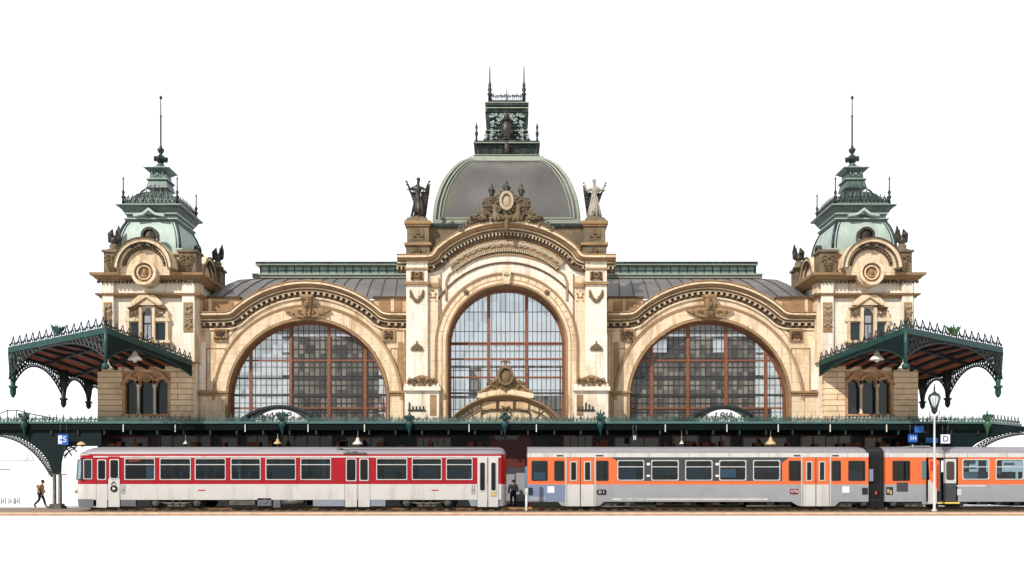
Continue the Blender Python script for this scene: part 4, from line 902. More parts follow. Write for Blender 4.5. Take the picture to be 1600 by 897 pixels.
# ------------------------------------------------------------------ ironwork helpers for canopies
def cresting(mb, A, Bp, unit, h, style=0, r=.02, seed=1):
    A = Vector(A); Bp = Vector(Bp); d = Bp-A; n = max(1, int(d.length/unit)); rr = random.Random(seed); t = d/n
    for i in range(n):
        o = A+t*i
        def q(u, v): return tuple(o+t*u+Vector((0, 0, v*h)))
        if style == 0:
            hh = rr.uniform(.75, 1.1)
            mb.tube([q(.0, 0), q(.15, .5*hh), q(.35, .62*hh), q(.45, .4*hh), q(.33, .28*hh), q(.25, .4*hh)], r, 4)
            mb.tube([q(1., 0), q(.85, .5*hh), q(.65, .62*hh), q(.55, .4*hh), q(.67, .28*hh), q(.75, .4*hh)], r, 4)
            mb.tube([q(.5, 0), q(.5, .7*hh), q(.5, 1.15*hh)], [r*1.4, r*1.5, r*.5], 4)
            if rr.random() < .8: mb.tube([q(.3, .05), q(.45, .75*hh), q(.62, .8*hh)], r*.8, 4)
            if rr.random() < .8: mb.tube([q(.9, .05), q(1.0, .5*hh), q(1.12, .75*hh)], r*.8, 4)
            if rr.random() < .5: mb.tube([q(.1, .75*hh), q(.3, .2)], r*1.3, 4)
        else:
            mb.tube([q(.05, 0), q(.3, 1.15), q(.75, .1)], r*1.2, 4); mb.tube([q(.35, 0), q(.5, .6), q(.95, .15)], r*1.1, 4); mb.tube([q(.0, .3), q(.6, .35), q(1, .3)], r, 4)
            mb.tube([q(.15, .1), q(.05, .5), q(.3, .6)], r, 4)
def valance(mb, A, Bp, dA, dB, dmin, r=.03, n=22, power=2.4, seed=1, lat=.02, top=True, bandw=None):
    A = Vector(A); Bp = Vector(Bp); rr = random.Random(seed); low = []; up = []
    for i in range(n+1):
        t = i/n; e = dA if t < .5 else dB; dr = dmin+(e-dmin)*abs(2*t-1)**power; p = A+(Bp-A)*t
        low.append(p-Vector((0, 0, dr))); up.append(p-Vector((0, 0, max(0, dr-bandw) if bandw else 0)))
    mb.tube(low, r, 5)
    if top or bandw: mb.tube(up, r, 5)
    for i in range(n):
        a, b, c, d = low[i], low[i+1], up[i], up[i+1]
        mb.tube([a, d], lat, 4); mb.tube([c, b], lat, 4)
        L = (a-c).length
        if L > .35:
            k_ = int(L/.22)
            for j in range(1, k_):
                u = j/k_; p = a+(c-a)*u; q = b+(d-b)*u; mid = (p+q)/2+Vector((0, 0, .08)); mb.tube([p, mid, q], lat*.9, 4)
                if j % 2: mb.tube([p, q+(d-b)/k_], lat*.9, 4)
    return low, up

# ------------------------------------------------------------------ platform canopy
YC = -4.2; zc0 = pz(663.5, YC); zc1 = pz(658.5, YC)
cn = thing('platform_canopy', 'long dark green iron platform canopy with lacy cresting in front of the station ground floor', 'canopy', (0, YC+1, 0))
xl, xr = px(-70, YC), px(1546, YC); bend = (px(1640, 6), 1.0)
m = MB(); m.box(xl, xr, YC, -2.7, zc0-.02, zc0+.12); m.box(xl, px(158, -1), -2.7, .8, zc0-.02, zc0+.12); m.box(px(1424, -1), xr, -2.7, .8, zc0-.02, zc0+.12)
m.add([(xr, YC, zc0), (xr+3.4, -1.5, zc0), (xr+6, 3, zc0), (xr, 3, zc0), (xr, YC, zc0+.12), (xr+3.4, -1.5, zc0+.12), (xr+6, 3, zc0+.12), (xr, 3, zc0+.12)], [(0, 1, 2, 3), (4, 5, 6, 7), (0, 1, 5, 4), (1, 2, 6, 5)])
m.build('canopy_roof', green, cn)
m = MB(); m.box(xl, xr, YC-.1, YC, zc0+.06, zc1); m.tube([(xr, YC-.05, (zc0+zc1)/2+.03), (xr+3.4, -1.55, (zc0+zc1)/2+.03)], .1, 4); m.build('fascia', mat('pale_green_fascia', (0.06, 0.13, 0.125), .4, var=.2, vscale=2), cn)
m = MB(); m.box(xl, xr, YC-.04, YC+.06, pz(672, YC), zc0+.06); m.box(xl, xr, YC+.9, YC+1.0, pz(678, YC), zc0)
m.add([(xr, YC, pz(673, YC)), (xr+3.4, -1.5, pz(673, YC)), (xr+3.4, -1.5, zc0), (xr, YC, zc0), (xr, YC+.1, pz(673, YC)), (xr+3.4, -1.4, pz(673, YC)), (xr+3.4, -1.4, zc0), (xr, YC+.1, zc0)], [(0, 1, 2, 3), (4, 5, 6, 7), (0, 1, 5, 4)])
m.build('edge_beam', mat('blackish_green_iron', (.0015, .006, .006), .7, var=.3, spec=.1), cn)
m = MB(); x = xl+1
while x < xr: m.box(x-.05, x+.05, YC, -2.65, pz(679, YC), zc0); x += 1.6
m.build_each('cross_beam', black, cn)
m = MB(); cresting(m, (xl, YC, zc1), (xr, YC, zc1), .42, .40, 0, .022, 3); cresting(m, (xl, YC+.3, zc1), (xr, YC+.3, zc1), .55, .3, 0, .02, 8); cresting(m, (xr, YC, zc1), (xr+3.4, -1.5, zc1), .45, .4, 1, .022, 5)
m.box(xl, xr, YC-.02, YC+.02, zc1+.06, zc1+.085)
o = m.build('roof_cresting', mat('cresting_green', (.03, .07, .06), .5, var=.7, vscale=1.5, stain=(.22, .30, .26), stain_amt=.7, stain_scale=.5), cn)
# spandrel screens at both ends with lattice arches
for s in (1, -1):
    fx = lambda x: x if s > 0 else 1580-x
    Xc = lambda x: px(fx(x), YC+.1)
    ys0, ys1 = YC+.12, YC+.24
    top = pz(666, YC)
    lowp = [(-70, 671), (-20, 673), (0, 675), (25, 681), (45, 690), (62, 703), (74, 718), (80, 735), (84, 742), (94, 742), (95, 722), (98, 708), (104, 699), (112, 697), (126, 697), (135, 697), (158, 697)]
    if s < 0: lowp = [(-70, 672), (0, 675), (20, 679), (38, 685), (54, 693), (66, 703), (76, 718), (82, 735), (84, 742), (94, 742), (95, 722), (98, 708), (104, 699), (158, 697)]
    cols = sorted([(Xc(a), pz(b, YC), top) for a, b in lowp])
    m = MB(); m.columns(cols, ys0, ys1); m.build('spandrel_screen', green, cn)
    m = MB(); outer = [(-70, 675), (-20, 678), (0, 681), (22, 687), (40, 697), (54, 709), (65, 722), (74, 736), (80, 745)]
    inner_ = [(-70, 671), (-20, 673), (0, 675), (25, 681), (45, 690), (62, 703), (74, 718), (80, 735), (84, 744)]
    oo = chaikin(outer, 2); ii = chaikin(inner_, 2); n = min(len(oo), len(ii))
    po = [(Xc(a), ys0+.05, pz(b, YC)) for a, b in oo]; pi_ = [(Xc(a), ys0+.05, pz(b, YC)) for a, b in ii]
    m.tube(po, .05, 5); m.tube(pi_, .03, 5)
    for i in range(n-1): m.tube([po[i], pi_[min(i+1, n-1)]], .028, 4); m.tube([pi_[i], po[min(i+1, n-1)]], .028, 4); m.tube([po[i], pi_[i]], .03, 4)
    for a, b, c_, d_ in ((100, 712, 118, 700), (100, 716, 112, 702), (102, 700, 112, 712), (106, 696, 120, 706), (98, 712, 103, 697), (97, 706, 120, 698)): m.tube([(Xc(a), ys0, pz(b, YC)), (Xc((a+c_)/2), ys0, pz((b+d_)/2-2, YC)), (Xc(c_), ys0, pz(d_, YC))], .045, 4)
    m.build('lattice_arch', black, cn)
    cxx = Xc(88.5); m = MB()
    for q in (-.17, .17): m.lathe(cxx+q, YC+.18, [(.15, 0), (.15, .25), (.11, .3), (.1, pz(741, YC))], 12)
    m.box(cxx-.42, cxx+.42, YC-.2, YC+.5, .0, .17); m.box(cxx-.34, cxx+.34, YC-.1, YC+.42, .17, .3); m.box(cxx-.55, cxx+.55, YC+.1, YC+.26, pz(742, YC), pz(740.5, YC)); m.build('canopy_column', steel, cn)
# pendant shell ornaments on the fascia
for x in (40, 442, 640, 789, 938, 1541):
    cx = px(x, YC); m = MB(); m.lathe(cx, YC-.12, [(.2, zc1), (.24, zc0), (.16, pz(668, YC)), (.09, pz(674, YC)), (.045, pz(677, YC)), (.03, pz(683, YC))], 10)
    relief(m, cx, zc1+.28, .28, .26, YC-.15, 12, int(x), .06, shape=lambda u: 1-.6*u); m.ball((cx, YC-.1, zc1+.2), .2, .12, .24); m.lathe(cx, YC-.1, [(.09, zc1+.3), (.05, zc1+.5), (.02, zc1+.72)], 6); m.build('shell_ornament', greenlit if x != 1541 else mat('bright_green_patina', (0.03, 0.1, 0.05), .5), cn)
m = MB()
for x in (194, 275, 384, 482, 570, 733, 838, 1039, 1135, 1215, 1296, 1384): m.box(px(x, YC)-.03, px(x, YC)+.03, YC-.14, YC-.1, pz(675, YC), zc0)
m.build_each('drain_stub', enamel, cn)
m = MB(); pts = [(-70, 646), (0, 646), (12, 641), (26, 641), (50, 647), (80, 653)]
m.tube([(px(a, YC+.6), YC+.6, pz(b, YC+.6)) for a, b in pts], .035, 5)
for a, b in ((12, 641), (26, 641)): m.tube([(px(a, YC+.6), YC+.6, pz(b, YC+.6)), (px(a, YC+.6), YC+.6, zc1)], .03, 4)
m.build('curved_handrail', black, cn)
# arched skylights with painted lettering on the canopy roof
for cx_, half, s, lab in ((438, 62, 'VIAP', 'left'), (1130, 55, 'J 9/A', 'right')):
    yq = -3.0; X = lambda x: px(x, yq); Z = lambda y: pz(y, yq); kq = (D+yq)/F; c_ = X(cx_); sag = 22*kq; hc = half*kq; Rr = (hc*hc+sag*sag)/(2*sag); zz = Z(658)-Rr+sag+.02; an = math.degrees(math.asin(hc/Rr))
    ar = arc(c_, zz, Rr, 90+an, 90-an, 20)
    m = MB(); m.columns([(p[0], Z(662), p[1]) for p in ar], yq, yq+.9); sk_ = m.build('arched_skylight', tband, cn)
    m = MB(); m.sweep(ar, band(-.05, .1, yq-.15, yq+1)); m.build('skylight_hood', black, sk_)
    m = MB(); m.columns([(c_+(p[0]-c_)*.72, Z(660), zz+(p[1]-zz)-.17) for p in ar], yq-.03, yq-.002); m.build('painted_panel', wsheet, sk_)
    text_part(s, .62 if cx_ < 800 else .6, c_, yq-.05, Z(650), inkb, sk_, shear=.25)
    m = MB(); rr = random.Random(cx_)
    for i in range(16):
        t = rr.uniform(-.95, .95); x = c_+t*hc*.85; z = Z(655)+rr.uniform(0, .25); spiral(m, (x, z), rr.uniform(.08, .2), 1, rr.uniform(0, 6), yq-.05, .022, rr.choice((1, -1)), 9)
    m.build('graffiti_scrolls', inkb, sk_)

# ------------------------------------------------------------------ corner canopies high on the towers
def corner_canopy(s):
    fx = (lambda x: x) if s > 0 else (lambda x: 1580-x)
    Q = lambda x, y, Y: P(fx(x), y, Y)
    C1 = Q(165, 517, -9); C2 = Q(299, 568, -1.35); Lp = Q(14, 548, -4.6); Bk = Q(160, 602, 1.0)
    nm = 'left' if s > 0 else 'right'
    t = thing('corner_canopy', 'dark green iron canopy with red boarded underside projecting from the %s corner tower' % nm, 'canopy', (C1.x, -4, 0), 'iron canopies on the corner towers')
    def S(u, v, dz=0): return C2*(1-u)*(1-v)+C1*u*(1-v)+Lp*u*v+Bk*(1-u)*v+Vector((0, 0, dz+.35*math.sin(PI*u)*math.sin(PI*v)))
    m = MB(); n = 10; vs = [S(i/n, j/n, .16) for j in range(n+1) for i in range(n+1)]; fs = [(j*(n+1)+i, j*(n+1)+i+1, (j+1)*(n+1)+i+1, (j+1)*(n+1)+i) for j in range(n) for i in range(n)]
    m.add(vs, fs); m.build('canopy_roof', green, t)
    m = MB(); vs = [S(i/n, j/n, .0) for j in range(n+1) for i in range(n+1)]; m.add(vs, fs); m.build('boarded_underside', redceil, t)
    m = MB()
    for i in range(1, 8):
        v = i/8; m.tube([S(k_/10, v, -.1) for k_ in range(11)], .13, 4)
    for u in (.33, .66): m.tube([S(u, k_/10, -.12) for k_ in range(11)], .12, 4)
    m.build_each('ceiling_rib', black, t)
    up = Vector((0, 0, 1))
    def fascia(A, Bq, h0, h1):
        mm = MB(); d = (Bq-A).normalized(); nrm = d.cross(up).normalized()*.06
        v = [A-nrm-up*h0, Bq-nrm-up*h0, Bq-nrm+up*h1, A-nrm+up*h1, A+nrm-up*h0, Bq+nrm-up*h0, Bq+nrm+up*h1, A+nrm+up*h1]
        mm.add(v, [(0, 1, 2, 3), (4, 5, 6, 7), (0, 1, 5, 4), (3, 2, 6, 7), (0, 3, 7, 4), (1, 2, 6, 5)]); return mm
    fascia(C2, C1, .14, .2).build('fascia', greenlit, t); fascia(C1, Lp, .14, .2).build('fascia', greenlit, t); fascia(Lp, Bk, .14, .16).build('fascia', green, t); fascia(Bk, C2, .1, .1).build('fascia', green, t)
    # arched girder on the building side: solid web under the C2-C1 edge
    m = MB(); vs = []; nn = 20; sh = (C1-C2).normalized().cross(up).normalized()*.05
    for i in range(nn+1):
        q = i/nn; p = C2+(C1-C2)*q; dr = .36+(1.25 if q > .5 else .42)*abs(2*q-1)**2.6
        vs += [p+sh-up*.1, p+sh-up*dr, p-sh-up*dr, p-sh-up*.1]
    fs2 = [(4*i+a, 4*i+4+a, 4*i+4+(a+1) % 4, 4*i+(a+1) % 4) for i in range(nn) for a in range(4)]
    m.add(vs, fs2); m.build('arched_girder', green, t)
    m = MB(); m.tube([C2+(C1-C2)*(i/nn)-up*(.36+(1.25 if i/nn > .5 else .42)*abs(2*i/nn-1)**2.6) for i in range(nn+1)], .06, 6); m.tube([C1+up*.3, C1-up*1.9], [.1, .09], 8); m.ball(C1-up*1.95, .22, .22, .2); m.build('girder_rib', greenlit, t)
    # lattice arches with pendants
    p1 = Lp.lerp(Bk, .04); p2 = Lp.lerp(Bk, .56); p3 = Lp.lerp(Bk, .84)
    m = MB(); valance(m, C1, Lp, 1.5, 1.7, .25, .05, 26, 2.6, 4, .03)
    valance(m, p1, p2, 2.0, 1.75, .35, .05, 22, 2.2, 5, .032); valance(m, p2, p3, 1.6, 1.35, .3, .05, 14, 2.2, 6, .03); valance(m, p3, Bk, 1.2, 1.0, .3, .04, 8, 2.2, 7, .03)
    m.build('lattice_arch', black, t)
    for p, L_, mt_ in ((p1, 2.75, greenlit), (p2, 2.35, black), (p3, 1.9, black)):
        m = MB(); m.lathe(p.x, p.y, [(.3, p.z), (.22, p.z-.4*L_), (.13, p.z-.72*L_), (.26, p.z-.74*L_), (.26, p.z-.77*L_), (.17, p.z-.8*L_), (.18, p.z-.9*L_), (.1, p.z-.97*L_), (.02, p.z-L_)], 8); m.build('pendant', mt_, t)
    m = MB(); cresting(m, C1+up*.2, Lp+up*.2, .62, .52, 1, .03, 2); cresting(m, C2+up*.2, C1+up*.2, .5, .42, 1, .03, 3); m.build('cresting', black, t)
    m = MB(); c = C1.lerp(Lp, .47)+up*.3
    for i in range(16): a = i*2.4; m.tube([c, c+Vector((.3*math.cos(a), .15*math.sin(a), .25+.25*random.random())), c+Vector((.45*math.cos(a), .2*math.sin(a), .35+.35*random.random()))], [.05, .06, .01], 4)
    m.build('leaf_ornament', plantm if s < 0 else greenlit, t)
    m = MB(); m.tube([C1+up*.1, C1+up*1.2], [.08, .03], 6); m.ball(C1+up*.55, .13); m.build('corner_finial', black, t)
    # a slim hanger rod tying the roof to the tower
    return C1, C2, Lp, Bk
LC = corner_canopy(1); RC = corner_canopy(-1)

# ------------------------------------------------------------------ hanging lamps
def lamp(x, y0, y1, Y, label, big=1, mt=enamel, mirror=False):
    p = P(x, y1, Y); zt_ = pz(y0, Y)
    t = thing('hanging_lamp', label, 'lamp', (p.x, Y, p.z), 'bell lamps hanging from the canopies')
    m = MB(); m.tube([(p.x, Y, zt_), (p.x, Y, p.z+.35*big)], .025, 6); m.lathe(p.x, Y, [(.05, zt_-.05), (.05, zt_)], 8); m.build('rod', enamel, t)
    m = MB(); m.lathe(p.x, Y, [(.30*big, p.z), (.31*big, p.z+.03), (.26*big, p.z+.12*big), (.14*big, p.z+.22*big), (.11*big, p.z+.32*big), (.06*big, p.z+.42*big)], 18); m.build('shade', mt, t)
    m = MB(); m.ball((p.x, Y, p.z+.0), .11*big, .11*big, .1*big, 10, 6); m.build('bulb', enamel, t)
zq = 664
lamp(129, zq, 696, -3.9, 'yellowed bell lamp hanging above the left nose of the red train', 1.1, brass)
lamp(290, zq, 694, -3.9, 'slim white lamp hanging above the third window of the red train', .5)
lamp(434, 678, 694, -3.9, 'small yellowed lamp hanging under the shell ornament by the left skylight', .8, brass)
lamp(559, zq, 695, -3.9, 'white bell lamp hanging above the middle doors of the red train', 1.05)
lamp(1065, zq, 694, -3.9, 'slim white lamp hanging above the orange carriage near its dark band', .5)
lamp(1204, zq, 695, -3.9, 'yellowed bell lamp hanging above the right end of the dark band on the orange carriage', 1.1, brass)
lamp(211, 536, 563, -6.0, 'white bell lamp hanging under the left tower canopy', 1.3)
lamp(1370, 536, 563, -6.0, 'white bell lamp hanging under the right tower canopy', 1.3)
lamp(169, 560, 576, -8.6, 'small white lamp below the front corner of the left tower canopy', .8)
lamp(1411, 560, 576, -8.6, 'small white lamp below the front corner of the right tower canopy', .8)

# ------------------------------------------------------------------ signs
def sign(x0, x1, y0, y1, Y, base, txt, tm, label, size, extra=None, rodtop=664):
    a, b, c, d = px(x0, Y), px(x1, Y), pz(y1, Y), pz(y0, Y)
    t = thing('platform_sign', label, 'sign', ((a+b)/2, Y, c))
    m = MB(); m.box(a, b, Y-.04, Y+.04, c, d); m.build('board', base, t)
    m = MB()
    for q in (.2, .8): m.tube([(a+(b-a)*q, Y, d), (a+(b-a)*q, Y, max(d+.05, pz(rodtop, Y)))], .015, 5)
    m.build_each('hanger', steel, t)
    if extra: extra(t, a, b, c, d, Y)
    if txt: text_part(txt, size, a+(b-a)*(.68 if extra else .5), Y-.05, (c+d)/2, tm, t)
    return t
def pic(t, a, b, c, d, Y):
    m = MB(); w_ = b-a; h = d-c
    m.box(a+.05*w_, a+.2*w_, Y-.06, Y-.041, c+.1*h, c+.9*h); m.box(a+.25*w_, a+.42*w_, Y-.06, Y-.041, c+.55*h, c+.9*h); m.box(a+.25*w_, a+.42*w_, Y-.06, Y-.041, c+.1*h, c+.4*h)
    m.build_each('pictogram', wsheet, t)
sign(91, 107, 679, 695, -4.5, blue, '5', wsheet, 'blue sign with a white 5 hanging beside the left canopy column', .5, pic)
sign(1470, 1484, 679, 693, -4.5, wsheet, 'D', blue, 'white sign with a blue D hanging right of the lamp mast', .5)
sign(1429, 1443, 666, 676, -4.6, blue, '', wsheet, 'upper blank pale blue board above the second orange carriage', .3, None)
sign(1419, 1433, 679, 691, -4.55, blue, '1H', wsheet, 'blue board with white characters left of the lamp mast', .34)
sign(1446, 1465, 684, 692, -4.4, blue, '', wsheet, 'dark blue blank board behind the lamp mast', .3)
sign(987, 996, 679, 690, -4.4, black, 'B', wsheet, 'small black sign with a white mark above the dark band of the orange carriage', .36)

# ------------------------------------------------------------------ trains
YF = -8.5; YB = -5.6; YM = (YF+YB)/2; kt = (D+YF)/F
TX = lambda x: px(x, YF); TZ = lambda y: pz(y, YF)
def holed(mb, x0, x1, zb, holes, y, colf):              # a side sheet with rectangular holes; zb = row breaks
    xs = sorted(set([x0, x1]+[h[0] for h in holes]+[h[1] for h in holes]+[k_ for k_ in colf(None, None)])); xs = [x for x in xs if x0 <= x <= x1]
    zs = sorted(set(zb+[h[2] for h in holes]+[h[3] for h in holes])); zs = [z for z in zs if zb[0] <= z <= zb[-1]]
    for i in range(len(xs)-1):
        for j in range(len(zs)-1):
            cx, cz = (xs[i]+xs[i+1])/2, (zs[j]+zs[j+1])/2
            if any(h[0] < cx < h[1] and h[2] < cz < h[3] for h in holes): continue
            mb.cur = colf(cx, cz); mb.add([(xs[i], y, zs[j]), (xs[i+1], y, zs[j]), (xs[i+1], y, zs[j+1]), (xs[i], y, zs[j+1])], [(0, 1, 2, 3)])
def rrect(x0, x1, z0, z1, r, n=4):
    p = []
    for cx, cz, a in ((x1-r, z1-r, 0), (x0+r, z1-r, 90), (x0+r, z0+r, 180), (x1-r, z0+r, 270)):
        for i in range(n+1): q = R(a+90*i/n); p.append((cx+r*math.cos(q), cz+r*math.sin(q)))
    return p
def ring(mb, x0, x1, z0, z1, r, t, y0, y1):             # rounded frame: inner rounded, outer slightly bigger
    a = rrect(x0+t, x1-t, z0+t, z1-t, r); b = rrect(x0-t*.6, x1+t*.6, z0-t*.6, z1+t*.6, max(.01, r*.7)); n = len(a)
    vs = [(p[0], y0, p[1]) for p in a]+[(p[0], y0, p[1]) for p in b]+[(p[0], y1, p[1]) for p in a]+[(p[0], y1, p[1]) for p in b]
    fs = []
    for i in range(n): j = (i+1) % n; fs += [(i, j, n+j, n+i), (i, j, 2*n+j, 2*n+i), (n+i, n+j, 3*n+j, 3*n+i), (2*n+i, 2*n+j, 3*n+j, 3*n+i)]
    mb.add(vs, fs)
def tglass(mb, x0, x1, z0, z1, y): mb.add([(x0, y, z0), (x1, y, z0), (x1, y, z1), (x0, y, z1)], [(0, 1, 2, 3)])
def window(t, x0, x1, y0, y1, tr=None, fm=None, rad=.07, name='window', thick=.035):
    a, b, c, d = TX(x0), TX(x1), TZ(y1), TZ(y0)
    m = MB(); ring(m, a, b, c, d, rad, thick, YF-.03, YF+.05)
    if tr: z = TZ(tr); m.box(a+thick, b-thick, YF-.028, YF+.0, z-.022, z+.022)
    w_ = m.build(name, fm or trim, t); m = MB(); tglass(m, a, b, c, d, YF+.02); m.build('glass', gtrain, w_); return (a, b, c, d), w_
def roofshell(mb, x0, x1, zr, ztop, n=10, inset=0):
    pts = [(YM-(YM-YF)*math.cos(PI*i/n)**1 if False else YM-(YM-YF)*math.cos(PI*i/n), zr+(ztop-zr)*math.sin(PI*i/n)**.75) for i in range(n+1)]
    vs = [(x, y, z) for x in (x0, x1) for y, z in pts]; mb.smooth = True
    mb.add(vs, [(i, i+1, n+2+i, n+1+i) for i in range(n)], smooth=True); mb.smooth = False
    mb.add([(x0, y, z) for y, z in pts], [tuple(range(n+1))]); mb.add([(x1, y, z) for y, z in pts], [tuple(range(n+1))[::-1]])
    return pts
def bogie(t, cx, mtn='bogie'):
    m = MB(); m.box(cx-1.25, cx+1.25, YF+.3, YF+.418, .5, .66); m.box(cx-.3, cx+.3, YF+.3, YB-.3, .45, .6); bg = m.build(mtn, under, t)
    for q in (-1.15, 1.15):
        for a, b in ((YF+.42, YF+.56), (YB-.56, YB-.42)): m = MB(); m.cyl_y(cx+q, .53, .42, a, b, 22); m.build('wheel', under, bg)
    m = MB()
    for q in (-1.15, 1.15): m.cyl_y(cx+q, .50, .21, YF+.1, YF+.42, 14); m.cyl_y(cx+q, .5, .12, YF+.05, YF+.12, 12)
    m.tube([(cx-1.15, YF+.2, .58), (cx-.5, YF+.2, .42), (cx+.5, YF+.2, .42), (cx+1.15, YF+.2, .58)], [.07, .1, .1, .07], 6)
    for q in (-.2, .2): m.tube([(cx+q, YF+.18, .3), (cx+q, YF+.18, .72)], .09, 8)
    m.box(cx-.5, cx+.5, YF+.12, YF+.25, .25, .36); m.build('axle_box', steel, bg)
def seats(t, xs, zf=1.25):
    m = MB()
    for x in xs:
        for y in (YF+.75, YB-.75): m.box(x-.07, x+.07, y-.45, y+.45, zf, zf+.95); m.box(x-.32, x+.07, y-.45, y+.45, zf, zf+.2)
    m.build_each('seat_row', seatb, t)

# red railcar ----
rc = thing('railcar', 'red and white diesel railcar with grey roof standing before the left half of the station', 'train', (TX(450), YM, 0))
zt_, zr_, zs_, zb_ = TZ(697), TZ(710), TZ(756.5), TZ(781)
wins = [(195, 242), (250, 298), (305, 352.5), (361, 407), (415.5, 462), (470, 517), (588.5, 636), (644, 690), (697.5, 738)]
holes = []
Y0, Y1 = 716.5, 749.5
for a, b in wins:
    (q), w_ = window(rc, a, b, Y0, Y1, 726, thick=.028); holes.append(q)
doors = [(150, 168, 793), (169, 188, 793), (538.5, 558.2, 792), (559.2, 578.5, 792), (745.5, 762, 792), (762.5, 779, 792)]
for a, b, _ in doors: holes.append((TX(a), TX(b), TZ(800), TZ(713)))
m = MB()
def cf(x, z):
    if x is None: return []
    return 0 if z > zs_ else 1
holed(m, TX(146), TX(783), [zb_, zs_, TZ(712)], holes, YF, cf)
holed(m, TX(146), TX(783), [zb_, zs_, TZ(712)], [h for h in holes if h[2] > zb_], YB, cf)
m.cur = 1; m.box(TX(146), TX(783), YF-.015, YF+.03, TZ(715), TZ(712.5))
m.cur = 0; m.box(TX(140), TX(784), YF-.01, YF+.02, TZ(712.5), TZ(709.5))
m.cur = 3; m.box(TX(146), TX(783), YF+.06, YB-.06, zb_, zb_+.06); m.box(TX(146), TX(783), YF+.08, YB-.06, TZ(712), TZ(711))
# right rounded end
m.cur = 0
for lo, hi, c_ in ((zs_, TZ(710), 0), (TZ(790), zs_, 1)):
    m.cur = c_; pts = [(TX(783), YF), (TX(787), YF+.12), (TX(790), YF+.5), (TX(791), YM), (TX(790), YB-.5), (TX(787), YB-.12), (TX(783), YB)]
    vs = [(x, y, z) for z in (lo, hi) for x, y in pts]; n = len(pts); m.add(vs, [(i, i+1, n+i+1, n+i) for i in range(n-1)], smooth=True)
body = m.build('body', [tred, twhite, troof, under], rc)
# nose loft
m = MB()
st = [(146, 1.0, 0), (136, .99, 0), (126, .95, .02), (118, .82, .05), (113, .6, .1), (110.5, .25, .15)]
rows = [(793, 2), (780, 2), (779.9, 1), (756.5, 1), (756.4, 0), (735, 0), (716, 0), (711, 0)]
hw = (YB-YF)/2
for side in (-1, 1):
    for r_ in range(len(rows)-1):
        vs = []
        for x, q, _ in st:
            for (yy, c_) in (rows[r_], rows[r_+1]):
                lean = max(0, (750-yy)/40)*(146-x)/36*5+ (max(0, yy-780)/13*2 if x < 120 else 0); vs.append((TX(x+lean), YM+side*hw*q, TZ(yy)))
        m.cur = rows[r_+1][1] if rows[r_][1] != rows[r_+1][1] else rows[r_][1]
        m.add(vs, [(2*i, 2*i+2, 2*i+3, 2*i+1) for i in range(len(st)-1)], smooth=True)
for r_ in range(len(rows)-1):
    vs = []
    for (yy, c_) in (rows[r_], rows[r_+1]):
        x, q, _ = st[-1]; lean = max(0, (750-yy)/40)*(146-x)/36*5+(max(0, yy-780)/13*2); vs += [(TX(x+lean), YM-hw*q, TZ(yy)), (TX(x+lean), YM+hw*q, TZ(yy))]
    m.cur = rows[r_+1][1] if rows[r_][1] != rows[r_+1][1] else rows[r_][1]; m.add(vs, [(0, 1, 3, 2)])
m.build('cab_nose', [tred, twhite, skirt], rc)
# roof
m = MB(); m.smooth = True
xs_ = [(115, .45, .06), (119, .72, .26), (124, .88, .48), (130, .96, .72), (137, .99, .93), (146, 1, 1), (770, 1, 1), (780, .99, .95), (786, .93, .78), (789.5, .75, .4), (791, .5, .05)]
N = 12; vs = []
for x, q, hh in xs_:
    for i in range(N+1): vs.append((TX(x), YM-hw*q*math.cos(PI*i/N), zr_-.0+(zt_-zr_)*hh*math.sin(PI*i/N)**.7))
m.add(vs, [(j*(N+1)+i, j*(N+1)+i+1, (j+1)*(N+1)+i+1, (j+1)*(N+1)+i) for j in range(len(xs_)-1) for i in range(N)], smooth=True); m.smooth = False
rf = m.build('roof', troof, rc)
m = MB(); m.box(TX(523), TX(780), YF-.01, YF+.1, TZ(699.5), TZ(698.6)); m.box(TX(537), TX(572), YF-.08, YF+.1, TZ(709.5), TZ(707)); m.tube([(TX(523), YF+.3, TZ(697)), (TX(548), YF-.03, TZ(707)), (TX(558), YF-.03, TZ(706))], .03, 6); m.build('rain_gutter', steel, rf)
# cab glass
m = MB(); vs = [(TX(116), YM-hw*.80, TZ(749)), (TX(126), YM-hw*.985, TZ(749)), (TX(128.5), YM-hw*.99, TZ(718)), (TX(119.5), YM-hw*.87, TZ(718))]; m.add(vs, [(0, 1, 2, 3)]); cw = m.build('windscreen', mat('pale_windscreen', (.16, .24, .30), .08, spec=.8), rc)
m = MB(); m.tube(vs+[vs[0]], .03, 5); m.build('windscreen_frame', rubber, cw)
m = MB(); m.poly_y([(TX(126.5), TZ(750)), (TX(131), TZ(750)), (TX(131), TZ(715)), (TX(127), TZ(715))], YF-.02, YF+.1); m.build('cab_pillar', rubber, rc)
m = MB(); m.box(TX(131.5), TX(143.5), YF-.012, YF+.02, TZ(748), TZ(718.5)); cwn = m.build('cab_side_window', gdark, rc); m = MB(); ring(m, TX(131), TX(144), TZ(748.5), TZ(718), .06, .025, YF-.03, YF); m.build('window_frame', trim, cwn)
m = MB(); m.ball((TX(112.5), YM-hw*.5, TZ(767)), .2, .4, .16, 12, 8); m.ball((TX(114), YM+hw*.5, TZ(767)), .2, .4, .16, 12, 8); m.build_each('headlight', twhite, rc)
m = MB(); m.box(TX(186), TX(212), YF+.01, YF+.15, TZ(791), zb_); m.box(TX(200), TX(212), YF, YF+.1, TZ(788), zb_-.01); m.build_each('skirt', skirt, rc)
